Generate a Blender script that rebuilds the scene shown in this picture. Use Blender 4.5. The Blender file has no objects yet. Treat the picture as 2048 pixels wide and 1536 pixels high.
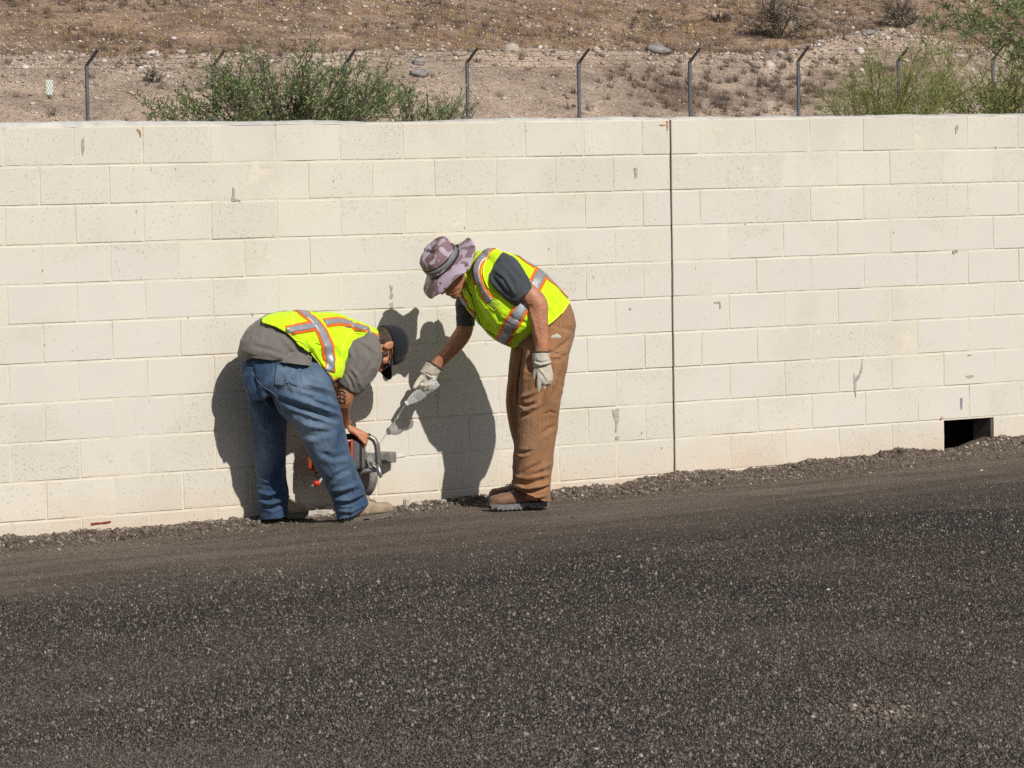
import bpy, bmesh, math, random
import numpy as np
from mathutils import Vector, Matrix
from mathutils.bvhtree import BVHTree

scene = bpy.context.scene
COL = scene.collection
random.seed(7)
rng = np.random.default_rng(11)

# ------------------------------------------------------------------ camera
FPX = 8025.71                       # focal length in photograph pixels (2048 wide)
CAM = np.array([-13.8254, -18.3894, 1.93046])
RIGHT = np.array([0.82228282, -0.56888412, -0.01489386])
UP = np.array([0.04683337, 0.04156495, 0.99803757])
FWD = np.array([0.56714866, 0.82136667, -0.0608209])
cam_data = bpy.data.cameras.new('camera')
cam_data.sensor_width = 36.0
cam_data.lens = 36.0 * FPX / 2048.0
cam_data.clip_start = 0.5
cam_data.clip_end = 3000.0
cam = bpy.data.objects.new('camera', cam_data)
COL.objects.link(cam)
m = Matrix((RIGHT, UP, -FWD)).transposed().to_4x4()
m.translation = Vector(CAM)
cam.matrix_world = m
scene.camera = cam

# ------------------------------------------------------------------ light
SUN_DIR = Vector((0.04, 1.0, -0.81)).normalized()      # the way the light travels
SUN_EL = math.asin(-SUN_DIR.z)
world = bpy.data.worlds.new('World')
scene.world = world
world.use_nodes = True
wn = world.node_tree
wn.nodes.clear()
sky = wn.nodes.new('ShaderNodeTexSky')
sky.sky_type = 'NISHITA'
sky.sun_disc = False
sky.sun_elevation = SUN_EL
sky.sun_rotation = math.radians(180 + 3.0)
sky.altitude = 400
sky.dust_density = 1.2
bg = wn.nodes.new('ShaderNodeBackground')
bg.inputs['Strength'].default_value = 0.060
wo = wn.nodes.new('ShaderNodeOutputWorld')
wn.links.new(sky.outputs[0], bg.inputs[0])
wn.links.new(bg.outputs[0], wo.inputs[0])
sun_data = bpy.data.lights.new('sun', 'SUN')
sun_data.energy = 4.3
sun_data.angle = math.radians(0.53)
sun_data.color = (1.0, 0.955, 0.885)
sun = bpy.data.objects.new('sun', sun_data)
sun.rotation_euler = SUN_DIR.to_track_quat('-Z', 'Y').to_euler()
sun.location = (0, -30, 20)
COL.objects.link(sun)
scene.view_settings.view_transform = 'Standard'
scene.view_settings.look = 'None'
scene.view_settings.exposure = 0.0
scene.view_settings.gamma = 1.0
scene.view_settings.use_curve_mapping = False
scene.render.engine = 'CYCLES'
scene.cycles.max_bounces = 4
scene.cycles.transparent_max_bounces = 8
scene.cycles.use_denoising = False

# ------------------------------------------------------------------ helpers: space
def P(px, py, d):
    """photograph pixel + forward distance -> world point"""
    return CAM + (RIGHT * ((px - 1024.0) / FPX) + UP * ((768.0 - py) / FPX) + FWD) * d

def at_y(px, py, y):
    r = RIGHT * ((px - 1024.0) / FPX) + UP * ((768.0 - py) / FPX) + FWD
    return CAM + r * ((y - CAM[1]) / r[1])

def depth_of(p):
    return float((np.asarray(p) - CAM) @ FWD)

def to_px(V):
    q = np.asarray(V) - CAM
    d = q @ FWD
    return np.stack([1024 + FPX * (q @ RIGHT) / d, 768 - FPX * (q @ UP) / d, d], -1)

# ------------------------------------------------------------------ helpers: noise
def _hash(i, j, k, seed):
    h = (i.astype(np.int64) * 374761393 + j.astype(np.int64) * 668265263 + k.astype(np.int64) * 2147483647 + seed * 1274126177) & 0xFFFFFFFF
    h = ((h ^ (h >> 13)) * 1274126177) & 0xFFFFFFFF
    h = ((h ^ (h >> 16)) * 2246822519) & 0xFFFFFFFF
    h = h ^ (h >> 15)
    return (h & 0xFFFFFF) / float(0xFFFFFF) * 2 - 1

def vnoise(x, y, z=0.0, seed=0):
    x, y, z = np.broadcast_arrays(np.asarray(x, float), np.asarray(y, float), np.asarray(z, float))
    i, j, k = np.floor(x).astype(int), np.floor(y).astype(int), np.floor(z).astype(int)
    u, v, w = x - i, y - j, z - k
    u, v, w = [t * t * (3 - 2 * t) for t in (u, v, w)]
    r = 0
    for a in (0, 1):
        for b in (0, 1):
            for c in (0, 1):
                r = r + _hash(i + a, j + b, k + c, seed) * (u if a else 1 - u) * (v if b else 1 - v) * (w if c else 1 - w)
    return r

def fbm(x, y, z=0.0, seed=0, octaves=4):
    r, a, f = 0, 1.0, 1.0
    for o in range(octaves):
        r = r + a * vnoise(np.asarray(x) * f, np.asarray(y) * f, np.asarray(z) * f, seed + o)
        a *= 0.5
        f *= 2.03
    return r

# ------------------------------------------------------------------ helpers: materials
def srgb(r, g, b):
    return tuple(((c / 255.0) / 12.92 if c / 255.0 <= 0.04045 else ((c / 255.0 + 0.055) / 1.055) ** 2.4) for c in (r, g, b)) + (1.0,)

class NT:
    def __init__(self, name, rough=0.8, spec=0.3):
        self.m = bpy.data.materials.new(name)
        self.m.use_nodes = True
        self.t = self.m.node_tree
        self.b = self.t.nodes['Principled BSDF']
        self.b.inputs['Roughness'].default_value = rough
        self.b.inputs['Specular IOR Level'].default_value = spec
        self._geo = None
    def n(self, kind, **kw):
        o = self.t.nodes.new('ShaderNode' + kind)
        for k, v in kw.items():
            setattr(o, k, v)
        return o
    def l(self, a, b):
        self.t.links.new(a, b)
    def pos(self):
        if self._geo is None:
            self._geo = self.n('NewGeometry')
        return self._geo.outputs['Position']
    def objco(self):
        return self.n('TexCoord').outputs['Object']
    def mapped(self, scale=(1, 1, 1), rot=(0, 0, 0), src=None):
        mp = self.n('Mapping')
        mp.inputs['Scale'].default_value = scale
        mp.inputs['Rotation'].default_value = rot
        self.l(src if src is not None else self.pos(), mp.inputs['Vector'])
        return mp.outputs[0]
    def noise(self, scale, detail=4, rough=0.55, co=None, dist=0.0):
        o = self.n('TexNoise')
        o.inputs['Scale'].default_value = scale
        o.inputs['Detail'].default_value = detail
        o.inputs['Roughness'].default_value = rough
        o.inputs['Distortion'].default_value = dist
        self.l(co if co is not None else self.pos(), o.inputs['Vector'])
        return o.outputs['Fac']
    def voro(self, scale, feature='F1', out='Distance', co=None, rnd=1.0):
        o = self.n('TexVoronoi')
        o.feature = feature
        o.inputs['Scale'].default_value = scale
        o.inputs['Randomness'].default_value = rnd
        self.l(co if co is not None else self.pos(), o.inputs['Vector'])
        return o.outputs[out]
    def ramp(self, fac, stops, interp='LINEAR'):
        o = self.n('ValToRGB')
        cr = o.color_ramp
        cr.interpolation = interp
        while len(cr.elements) > len(stops):
            cr.elements.remove(cr.elements[-1])
        while len(cr.elements) < len(stops):
            cr.elements.new(0.5)
        for e, (p, c) in zip(cr.elements, stops):
            e.position = p
            e.color = c if len(c) == 4 else tuple(c) + (1.0,)
        self.l(fac, o.inputs[0])
        return o.outputs[0]
    def rng(self, v, a, b, c=0.0, d=1.0):
        o = self.n('MapRange')
        for i, x in zip((1, 2, 3, 4), (a, b, c, d)):
            o.inputs[i].default_value = x
        self.l(v, o.inputs[0])
        return o.outputs[0]
    def math(self, op, a, b=None):
        o = self.n('Math', operation=op)
        for i, x in enumerate((a, b)):
            if x is None:
                continue
            if isinstance(x, (int, float)):
                o.inputs[i].default_value = x
            else:
                self.l(x, o.inputs[i])
        return o.outputs[0]
    def mix(self, fac, a, b, mode='MIX'):
        o = self.n('Mix', data_type='RGBA', blend_type=mode)
        for i, x in ((0, fac), (6, a), (7, b)):
            if isinstance(x, (int, float)):
                o.inputs[i].default_value = x
            elif isinstance(x, tuple):
                o.inputs[i].default_value = x if len(x) == 4 else x + (1.0,)
            else:
                self.l(x, o.inputs[i])
        return o.outputs[2]
    def sep(self):
        o = self.n('SeparateXYZ')
        self.l(self.pos(), o.inputs[0])
        return o.outputs
    def color(self, c):
        if isinstance(c, tuple):
            self.b.inputs['Base Color'].default_value = c if len(c) == 4 else c + (1.0,)
        else:
            self.l(c, self.b.inputs['Base Color'])
    def bump(self, h, strength=0.5, dist=0.01, prev=None):
        o = self.n('Bump')
        o.inputs['Strength'].default_value = strength
        o.inputs['Distance'].default_value = dist
        self.l(h, o.inputs['Height'])
        if prev is not None:
            self.l(prev, o.inputs['Normal'])
        self.l(o.outputs[0], self.b.inputs['Normal'])
        return o.outputs[0]
    def attr(self, name):
        o = self.n('Attribute')
        o.attribute_name = name
        return o.outputs['Fac']

def simple(name, col, rough=0.7, spec=0.3, var=0.12, scale=30, bump=0.0, metal=0.0, bscale=None, bdist=0.004):
    k = NT(name, rough, spec)
    f = k.noise(scale, 4)
    lo = tuple(c * (1 - var) for c in col[:3])
    hi = tuple(min(1, c * (1 + var)) for c in col[:3])
    k.color(k.ramp(f, [(0.3, lo), (0.7, hi)]))
    k.b.inputs['Metallic'].default_value = metal
    if bump:
        k.bump(k.noise(bscale or scale * 4, 3), bump, bdist)
    return k.m

# ------------------------------------------------------------------ helpers: meshes
def mesh_obj(name, V, F, mat=None, parent=None, smooth=False, tags=None):
    me = bpy.data.meshes.new(name)
    me.from_pydata([tuple(map(float, v)) for v in V], [], [tuple(int(i) for i in f) for f in F])
    me.update()
    if smooth:
        me.shade_smooth()
    return link(name, me, mat, parent, tags)

def big_mesh(name, V, F, mat=None, parent=None, smooth=False):
    """V (n,3), F (m,k) arrays"""
    V = np.asarray(V, np.float32); F = np.asarray(F, np.int32)
    me = bpy.data.meshes.new(name)
    me.vertices.add(len(V)); me.vertices.foreach_set('co', V.ravel())
    k = F.shape[1]
    me.loops.add(F.size); me.loops.foreach_set('vertex_index', F.ravel())
    me.polygons.add(len(F)); me.polygons.foreach_set('loop_start', np.arange(0, F.size, k, dtype=np.int32))
    me.update(calc_edges=True)
    me.validate()
    if smooth:
        me.shade_smooth()
    return link(name, me, mat, parent)

def link(name, me, mat=None, parent=None, tags=None):
    o = bpy.data.objects.new(name, me)
    COL.objects.link(o)
    if mat is not None and len(me.materials) == 0:
        me.materials.append(mat)
    if parent is not None:
        o.parent = parent
        o.matrix_parent_inverse = PINV(parent)
    if tags:
        for k, v in tags.items():
            o[k] = v
    return o

def PINV(parent):
    # children are modelled in world space, so a parent's basis is its world matrix
    return parent.matrix_basis.inverted()

def thing(name, label, cat, loc=(0, 0, 0), group=None):
    o = bpy.data.objects.new(name, None)
    o.empty_display_size = 0.1
    o.location = loc
    COL.objects.link(o)
    o['label'] = label; o['category'] = cat
    if group:
        o['group'] = group
    return o

def tag(o, label, cat, group=None):
    o['label'] = label; o['category'] = cat
    if group:
        o['group'] = group
    return o

def grid_faces(nx, ny):
    i = np.arange(nx - 1)[:, None] * ny + np.arange(ny - 1)[None, :]
    return np.stack([i, i + ny, i + ny + 1, i + 1], -1).reshape(-1, 4)

def box_vf(x0, x1, y0, y1, z0, z1):
    V = [(x, y, z) for x in (x0, x1) for y in (y0, y1) for z in (z0, z1)]
    F = [(0, 1, 3, 2), (4, 6, 7, 5), (0, 4, 5, 1), (2, 3, 7, 6), (0, 2, 6, 4), (1, 5, 7, 3)]
    return V, F

ICO = None
def ico():
    global ICO
    if ICO is None:
        bm = bmesh.new(); bmesh.ops.create_icosphere(bm, subdivisions=1, radius=1.0)
        V = np.array([v.co[:] for v in bm.verts]); F = np.array([[v.index for v in f.verts] for f in bm.faces]); bm.free()
        ICO = (V, F)
    return ICO

def rocks(name, pts, sizes, mat, flat=0.65, jitter=0.28, sink=0.3, low=False, seed=1):
    """many stones in one mesh; pts (n,3) resting points"""
    r = np.random.default_rng(seed)
    if low:
        V0 = np.array([(1, 0, 0), (-1, 0, 0), (0, 1, 0), (0, -1, 0), (0, 0, 1), (0, 0, -1)], float)
        F0 = np.array([(0, 2, 4), (2, 1, 4), (1, 3, 4), (3, 0, 4), (2, 0, 5), (1, 2, 5), (3, 1, 5), (0, 3, 5)])
    else:
        V0, F0 = ico()
    n, k = len(pts), len(V0)
    V = V0[None] * (1 + r.uniform(-jitter, jitter, (n, k, 1)))
    sc = np.stack([r.uniform(0.7, 1.3, n), r.uniform(0.7, 1.3, n), r.uniform(flat * 0.8, flat * 1.2, n)], -1)
    V = V * sc[:, None, :]
    a = r.uniform(0, 2 * math.pi, n); t = r.uniform(-0.5, 0.5, n)
    ca, sa, ct, st = np.cos(a), np.sin(a), np.cos(t), np.sin(t)
    Rx = np.zeros((n, 3, 3)); Rx[:, 0, 0] = 1; Rx[:, 1, 1] = ct; Rx[:, 1, 2] = -st; Rx[:, 2, 1] = st; Rx[:, 2, 2] = ct
    Rz = np.zeros((n, 3, 3)); Rz[:, 2, 2] = 1; Rz[:, 0, 0] = ca; Rz[:, 0, 1] = -sa; Rz[:, 1, 0] = sa; Rz[:, 1, 1] = ca
    V = np.einsum('nij,nkj->nki', Rz @ Rx, V) * np.asarray(sizes)[:, None, None]
    V = V + np.asarray(pts)[:, None, :]
    V[:, :, 2] += (flat * np.asarray(sizes) * (1 - 2 * sink))[:, None]
    F = (F0[None] + (np.arange(n) * k)[:, None, None]).reshape(-1, 3)
    o = big_mesh(name, V.reshape(-1, 3), F, mat)
    at = o.data.attributes.new('tone', 'FLOAT', 'POINT')
    at.data.foreach_set('value', np.repeat(r.uniform(0, 1, n), k).astype(np.float32))
    return o

def stick_mesh(paths, sides=3):
    """paths: list of (points (n,3), radii (n)); returns V,F quads"""
    V, F = [], []
    for pts, rad in paths:
        pts = np.asarray(pts, float); n = len(pts)
        tan = np.gradient(pts, axis=0)
        tan /= np.linalg.norm(tan, axis=1, keepdims=True) + 1e-9
        ref = np.array([0.3, 0.2, 1.0]) if abs(tan[0] @ np.array([0, 0, 1])) < 0.9 else np.array([1.0, 0, 0])
        e1 = np.cross(tan, ref); e1 /= np.linalg.norm(e1, axis=1, keepdims=True) + 1e-9
        e2 = np.cross(tan, e1)
        base = len(V)
        for i in range(n):
            for s in range(sides):
                a = 2 * math.pi * s / sides
                V.append(pts[i] + rad[i] * (math.cos(a) * e1[i] + math.sin(a) * e2[i]))
        for i in range(n - 1):
            for s in range(sides):
                s2 = (s + 1) % sides
                F.append((base + i * sides + s, base + i * sides + s2, base + (i + 1) * sides + s2, base + (i + 1) * sides + s))
    return V, F

# ================================================================== SETTING
BW, BH = 0.4064, 0.2032
def ground_z(x, y):
    """height of the dirt and millings in front of the wall (x, y arrays)"""
    x = np.asarray(x, float); y = np.asarray(y, float)
    base = -0.052 + 0.0165 * x - 0.004 * np.clip(x + 2.0, -3, 0)
    w = 0.16 + 0.10 * np.clip((x + 1.0) / 3.0, 0, 1.2)
    berm = (0.030 + 0.03 * np.clip((x + 0.8) / 2.5, 0, 1)) * np.exp(-((y + 0.02) / w) ** 2)
    berm = berm * (1 + 0.5 * vnoise(x * 2.1, y * 3.0, seed=5)) + 0.012 * np.exp(-((y + 0.1) / 0.3) ** 2) * vnoise(x * 9, y * 9, seed=8)
    # spill heap at the lower right end
    berm = berm + 0.022 * np.exp(-((x - 2.85) / 0.25) ** 2 - (y / 0.22) ** 2) + 0.02 * np.exp(-((x - 1.66) / 0.2) ** 2 - (y / 0.2) ** 2)
    berm = berm - 0.03 * np.exp(-((x - 2.1) / 0.22) ** 2 - (y / 0.12) ** 2)
    und = 0.010 * vnoise(x * 0.9, y * 0.9, seed=2) + 0.004 * vnoise(x * 3.1, y * 3.1, seed=3)
    ruts = 0.004 * np.sin((y + 0.06 * x + 0.25 * vnoise(x * 0.5, y * 0.2, seed=4)) * 8.0) * np.exp(-((y + 1.1) / 0.6) ** 2)
    foot = 0.030 * np.exp(-((x + 1.55) / 0.7) ** 2 - ((y + 0.7) / 0.5) ** 2)
    foot = foot + 0.028 * np.exp(-((x + 2.5) / 0.45) ** 2 - ((y + 0.62) / 0.35) ** 2)
    return base + berm + und + ruts + foot

def gz(x, y):
    return float(ground_z(np.array([x]), np.array([y]))[0])

# ---- ground material: brown dust by the wall, dark milled asphalt further out
k = NT('milled_asphalt', 0.9, 0.25)
X, Y, Z = k.sep()
big = k.noise(0.9, 5, 0.6)
edge = k.math('ADD', k.math('SUBTRACT', Y, k.math('MULTIPLY', X, 0.09)), k.math('MULTIPLY', k.math('SUBTRACT', big, 0.5), 1.7))
dirt = k.rng(edge, -2.5, -0.9)
streak = k.noise(1.0, 6, 0.62, co=k.mapped((0.7, 5.0, 1), (0, 0, 0.10)))
patch = k.rng(k.noise(0.55, 4, 0.6), 0.50, 0.72)
band = k.rng(k.math('MULTIPLY', streak, k.rng(k.noise(0.35, 2), 0.35, 0.65)), 0.28, 0.42)
vcol = k.n('TexVoronoi'); vcol.inputs['Scale'].default_value = 120.0
k.l(k.pos(), vcol.inputs['Vector'])
sepc = k.n('SeparateColor'); k.l(vcol.outputs['Color'], sepc.inputs[0])
grain = k.ramp(sepc.outputs[0], [(0.0, (0.009, 0.008, 0.0072)), (0.4, (0.022, 0.019, 0.017)), (0.75, (0.055, 0.047, 0.041)), (1.0, (0.13, 0.112, 0.095))])
fine = k.ramp(k.noise(170, 3, 0.8), [(0.30, (0.35, 0.35, 0.35)), (0.5, (0.95, 0.95, 0.95)), (0.72, (2.2, 2.15, 2.1))])
grain = k.mix(1.0, grain, fine, 'MULTIPLY')
dust = k.ramp(k.noise(55, 5, 0.7), [(0.25, (0.105, 0.080, 0.062)), (0.6, (0.185, 0.143, 0.112)), (0.85, (0.31, 0.25, 0.20))])
dust = k.mix(k.rng(streak, 0.38, 0.72, 0, 0.7), dust, (0.38, 0.305, 0.245))
mixf = k.math('MAXIMUM', dirt, k.math('MULTIPLY', k.math('MAXIMUM', k.math('MULTIPLY', patch, 0.40), k.math('MULTIPLY', band, 0.4)), 0.75))
mixf = k.math('MULTIPLY', mixf, k.rng(k.noise(26, 4, 0.7), 0.25, 0.55, 0.55, 1.0))
k.color(k.mix(mixf, grain, dust))
b1 = k.bump(k.noise(9, 5, 0.65), 0.5, 0.03)
b2 = k.bump(vcol.outputs['Distance'], 1.0, 0.016, prev=b1)
k.bump(k.noise(170, 3, 0.8), 0.8, 0.010, prev=b2)
M_ground = k.m

xs = np.concatenate([np.linspace(-400, -14, 14)[:-1], np.linspace(-14, -8.5, 60)[:-1], np.linspace(-8.5, 4.0, 500)[:-1], np.linspace(4.0, 12, 60)[:-1], np.linspace(12, 400, 14)])
ys = np.concatenate([np.linspace(-400, -22, 12)[:-1], np.linspace(-22, -9, 40)[:-1], np.linspace(-9, -1.6, 240)[:-1], np.linspace(-1.6, 0.08, 100)])
gx, gy = np.meshgrid(xs, ys, indexing='ij')
fz = ground_z(gx, np.minimum(gy, 0))
far = np.clip((np.abs(gx) - 8) / 30, 0, 1) + np.clip((-gy - 9) / 30, 0, 1)
fz = np.where(far > 0, fz * (1 - np.clip(far, 0, 1)) + (-0.05 + 0.0165 * np.clip(gx, -12, 12)) * np.clip(far, 0, 1), fz)
g = big_mesh('ground', np.stack([gx, gy, fz], -1).reshape(-1, 3), grid_faces(len(xs), len(ys))[:, ::1], M_ground, smooth=True)
g['kind'] = 'structure'; g['label'] = 'dark milled asphalt ground with brown dust along the wall'

# ---- loose stones
def stone_mat(name, stops, rough=0.9, dusty=False):
    q = NT(name, rough, 0.25)
    t = q.ramp(q.attr('tone'), stops)
    if dusty:
        t = q.mix(q.math('MULTIPLY', q.attr('dust'), 0.7), t, (0.205, 0.160, 0.126))
    q.color(q.mix(q.rng(q.noise(120, 3), 0.35, 0.65, 0, 0.5 if not dusty else 0.0), t, (0.10, 0.082, 0.066)))
    q.bump(q.noise(300, 3), 0.5, 0.004)
    return q.m
M_rubble = stone_mat('rubble_stone', [(0, (0.080, 0.061, 0.047)), (0.6, (0.175, 0.137, 0.107)), (0.9, (0.28, 0.23, 0.185)), (0.98, (0.40, 0.35, 0.30)), (1, (0.55, 0.51, 0.46))])
M_chip = stone_mat('asphalt_chip', dusty=True, stops= [(0, (0.012, 0.0105, 0.0095)), (0.35, (0.036, 0.031, 0.027)), (0.62, (0.095, 0.081, 0.069)), (0.85, (0.175, 0.149, 0.125)), (0.97, (0.26, 0.225, 0.19)), (1, (0.40, 0.36, 0.315))])

n = 24000
rx = rng.uniform(-7.0, 4.2, n)
wid = (0.13 + 0.16 * np.clip((rx + 1.5) / 3.5, 0, 1.1)) * np.where(rng.uniform(0, 1, n) < 0.3, 2.4, 0.9)
ry = -np.abs(rng.normal(0, 1, n)) * wid - 0.008
keep = ry > -1.3
rx, ry = rx[keep], ry[keep]
rs = np.clip(rng.lognormal(math.log(0.0043), 0.52, len(rx)), 0.0018, 0.020) * np.clip(1.25 + ry * 1.3, 0.40, 1.2)
o = rocks('wall_foot_rubble', np.stack([rx, ry, ground_z(rx, ry)], -1), rs, M_rubble, flat=0.75, sink=0.32, jitter=0.42, seed=3)
o['kind'] = 'stuff'; tag(o, 'brown broken rubble heaped along the foot of the wall', 'rubble')

def dust_at(x, y):
    """0 on clean millings .. 1 on the dusty strip by the wall"""
    e = y - 0.09 * x + 0.75 * fbm(x * 0.9, y * 0.9, seed=90, octaves=3)
    strip_ = np.clip((e + 2.3) / 1.2, 0, 1)
    pat = np.clip((fbm(x * 0.55, y * 0.9, seed=91, octaves=3) - 0.05) / 0.8, 0, 1)
    return np.maximum(strip_, 0.75 * pat)
n = 290000
qx = rng.uniform(-60, 2110, n); qy = rng.uniform(960, 1570, n)
rr = RIGHT[None] * ((qx - 1024.0) / FPX)[:, None] + UP[None] * ((768.0 - qy) / FPX)[:, None] + FWD[None]
tt = (-0.055 + 0.0165 * CAM[0] - CAM[2]) / (rr[:, 2] - 0.0165 * rr[:, 0])
pp = CAM[None] + rr * tt[:, None]
cx, cy = pp[:, 0], pp[:, 1]
du = dust_at(cx, cy)
keep = (cy < -0.25) & (rng.uniform(0, 1, n) > 0.40 * du * (cy > -2.6) + 0.15 * du)
cx, cy, du = cx[keep], cy[keep], du[keep]
cs = np.clip(rng.lognormal(math.log(0.0032), 0.42, len(cx)), 0.0015, 0.011) * (1 - 0.30 * du)
cz = ground_z(cx, cy)
ang = rng.uniform(0, 2 * math.pi, len(cx))[:, None] + np.array([0, 0.5, 1.0, 1.5])[None] * math.pi + rng.uniform(-0.4, 0.4, (len(cx), 4))
rad = cs[:, None] * rng.uniform(0.6, 1.3, (len(cx), 4))
base_ = np.stack([cx[:, None] + rad * np.cos(ang), cy[:, None] + rad * np.sin(ang), np.broadcast_to((cz - 0.3 * cs)[:, None], ang.shape)], -1)
apex = np.stack([cx + cs * rng.uniform(-0.6, 0.6, len(cx)), cy + cs * rng.uniform(-0.6, 0.6, len(cx)), cz + cs * rng.uniform(0.8, 1.9, len(cx))], -1)
V = np.concatenate([base_, apex[:, None]], 1).reshape(-1, 3)
i0 = (np.arange(len(cx)) * 5)[:, None]
F = np.stack([np.concatenate([i0 + q, i0 + (q + 1) % 4, i0 + 4], 1) for q in range(4)], 1).reshape(-1, 3)
o = big_mesh('asphalt_millings', V, F, M_chip)
o.data.attributes.new('tone', 'FLOAT', 'POINT').data.foreach_set('value', np.repeat(rng.uniform(0, 1, len(cx)), 5).astype(np.float32))
o.data.attributes.new('dust', 'FLOAT', 'POINT').data.foreach_set('value', np.repeat(np.clip(du * 0.8 + rng.uniform(-0.15, 0.35, len(cx)), 0, 1), 5).astype(np.float32))
o['kind'] = 'stuff'; tag(o, 'loose dark asphalt millings scattered over the ground', 'gravel')

# ---- block wall
k = NT('cream_block_paint', 0.85, 0.25)
oi = k.n('ObjectInfo')
X, Y, Z = k.sep()
rnd = oi.outputs['Random']
base = k.ramp(k.noise(1.6, 5, 0.6), [(0.28, (0.570, 0.525, 0.448)), (0.5, (0.650, 0.602, 0.514)), (0.74, (0.700, 0.650, 0.558))])
base = k.mix(k.rng(rnd, 0, 1, 0, 0.65), base, (0.585, 0.550, 0.480))
vst = k.noise(1.0, 4, 0.6, co=k.mapped((9, 9, 0.8)))
base = k.mix(k.rng(vst, 0.56, 0.75, 0, 0.35), base, (0.57, 0.54, 0.485))
# paler patches of touch-up paint
mid = k.math('MULTIPLY', k.rng(Z, 0.15, 0.55), k.rng(Z, 1.25, 1.65, 1.0, 0.0))
tpn = k.math('ADD', k.noise(1.5, 2, 0.4, co=k.mapped((1, 1, 1.5))), k.math('MULTIPLY', mid, 0.16))
tp = k.rng(tpn, 0.585, 0.64, 0, 1.0)
base = k.mix(k.math('MULTIPLY', tp, 0.65), base, (0.635, 0.600, 0.540))
# splash-up of earth near the ground
lowz = k.math('SUBTRACT', k.math('SUBTRACT', Z, k.math('MULTIPLY', X, 0.0165)), -0.03)
spl = k.math('MULTIPLY', k.rng(lowz, 0.0, 0.22, 1.0, 0.0), k.rng(k.noise(3.0, 5, 0.65), 0.35, 0.7, 0.15, 0.9))
base = k.mix(k.math('MULTIPLY', spl, 0.9), base, (0.60, 0.44, 0.29))
dens = k.math('ADD', k.math('MULTIPLY', rnd, 0.05), k.math('MULTIPLY', k.noise(2.3, 3), 0.14))
pit = k.noise(62, 3, 0.55, dist=0.6)
pitm = k.rng(k.math('SUBTRACT', k.math('ADD', pit, k.math('SUBTRACT', dens, 0.105)), k.math('MULTIPLY', tp, 0.05)), 0.605, 0.68)
spk = k.rng(k.noise(24, 5, 0.75), 0.66, 0.74)
base = k.mix(k.math('MULTIPLY', pitm, 0.24), base, (0.26, 0.225, 0.175))
base = k.mix(k.math('MULTIPLY', spk, 0.35), base, (0.22, 0.19, 0.15))
k.color(base)
inv = k.math('SUBTRACT', 1.0, pitm)
b1 = k.bump(inv, 0.45, 0.004)
k.bump(k.noise(150, 3, 0.6), 0.35, 0.003, prev=b1)
M_block = k.m

k = NT('painted_mortar', 0.9, 0.2)
k.color(k.ramp(k.noise(7, 5, 0.6), [(0.3, (0.60, 0.545, 0.45)), (0.7, (0.70, 0.64, 0.53))]))
k.bump(k.noise(90, 4), 0.5, 0.004)
M_mortar = k.m
M_cap = simple('grey_cap_mortar', (0.52, 0.50, 0.46), 0.95, 0.2, 0.16, 14, 0.6, bscale=80, bdist=0.008)

wall = thing('block_wall', 'long cream painted concrete block wall behind the two workers', 'wall', (0, 0.1, -0.1))
TH = 0.19
def block_mesh(w, h, seed):
    r = random.Random(seed)
    bx = 0.0034
    V, F = [], []
    def ring(ins, y, j):
        for (sx, sz) in ((-1, -1), (1, -1), (1, 1), (-1, 1)):
            V.append((sx * (w / 2 - ins) + r.uniform(-j, j), y + r.uniform(-j, j) * 0.5, sz * (h / 2 - ins) + r.uniform(-j, j)))
    ring(bx, 0.0, 0.0012); ring(0.0010, 0.0022, 0.0008); ring(0.0, 0.009, 0.0); ring(0.0, TH, 0.0)
    V.append((r.uniform(-0.05, 0.05), r.uniform(-0.0012, 0.0012), r.uniform(-0.03, 0.03)))
    for q in range(3):
        for i in range(4):
            a, b = q * 4 + i, q * 4 + (i + 1) % 4
            F.append((a, b, b + 4, a + 4))
    for i in range(4):
        F.append((16, (i + 1) % 4, i))
    F.append((15, 14, 13, 12))
    me = bpy.data.meshes.new('block')
    me.from_pydata(V, [], F)
    bm = bmesh.new(); bm.from_mesh(me); bmesh.ops.recalc_face_normals(bm, faces=bm.faces); bm.to_mesh(me); bm.free()
    me.materials.append(M_block)
    return me
JT = 0.0085
FULL = [block_mesh(BW - JT, BH - JT, 100 + i) for i in range(12)]
HALF = [block_mesh(BW / 2 - JT, BH - JT, 200 + i) for i in range(4)]
rb = random.Random(5)
def block_spans(c, u0, u1):
    """(start, end) in blocks for course c, broken at the control joint u = 0"""
    out = []
    off = 0.5 if c % 2 == 0 else 0.0
    u = math.floor(u0) + off
    while u < u1 - 1e-6:
        a, b = u, u + 1
        if a < 0 < b:
            out += [(a, 0), (0, b)]
        else:
            out.append((a, b))
        u += 1
    return out
nb = 0
LEFT_U, RIGHT_U = -12.5, 8.5
runV, runF = [], []
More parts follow.
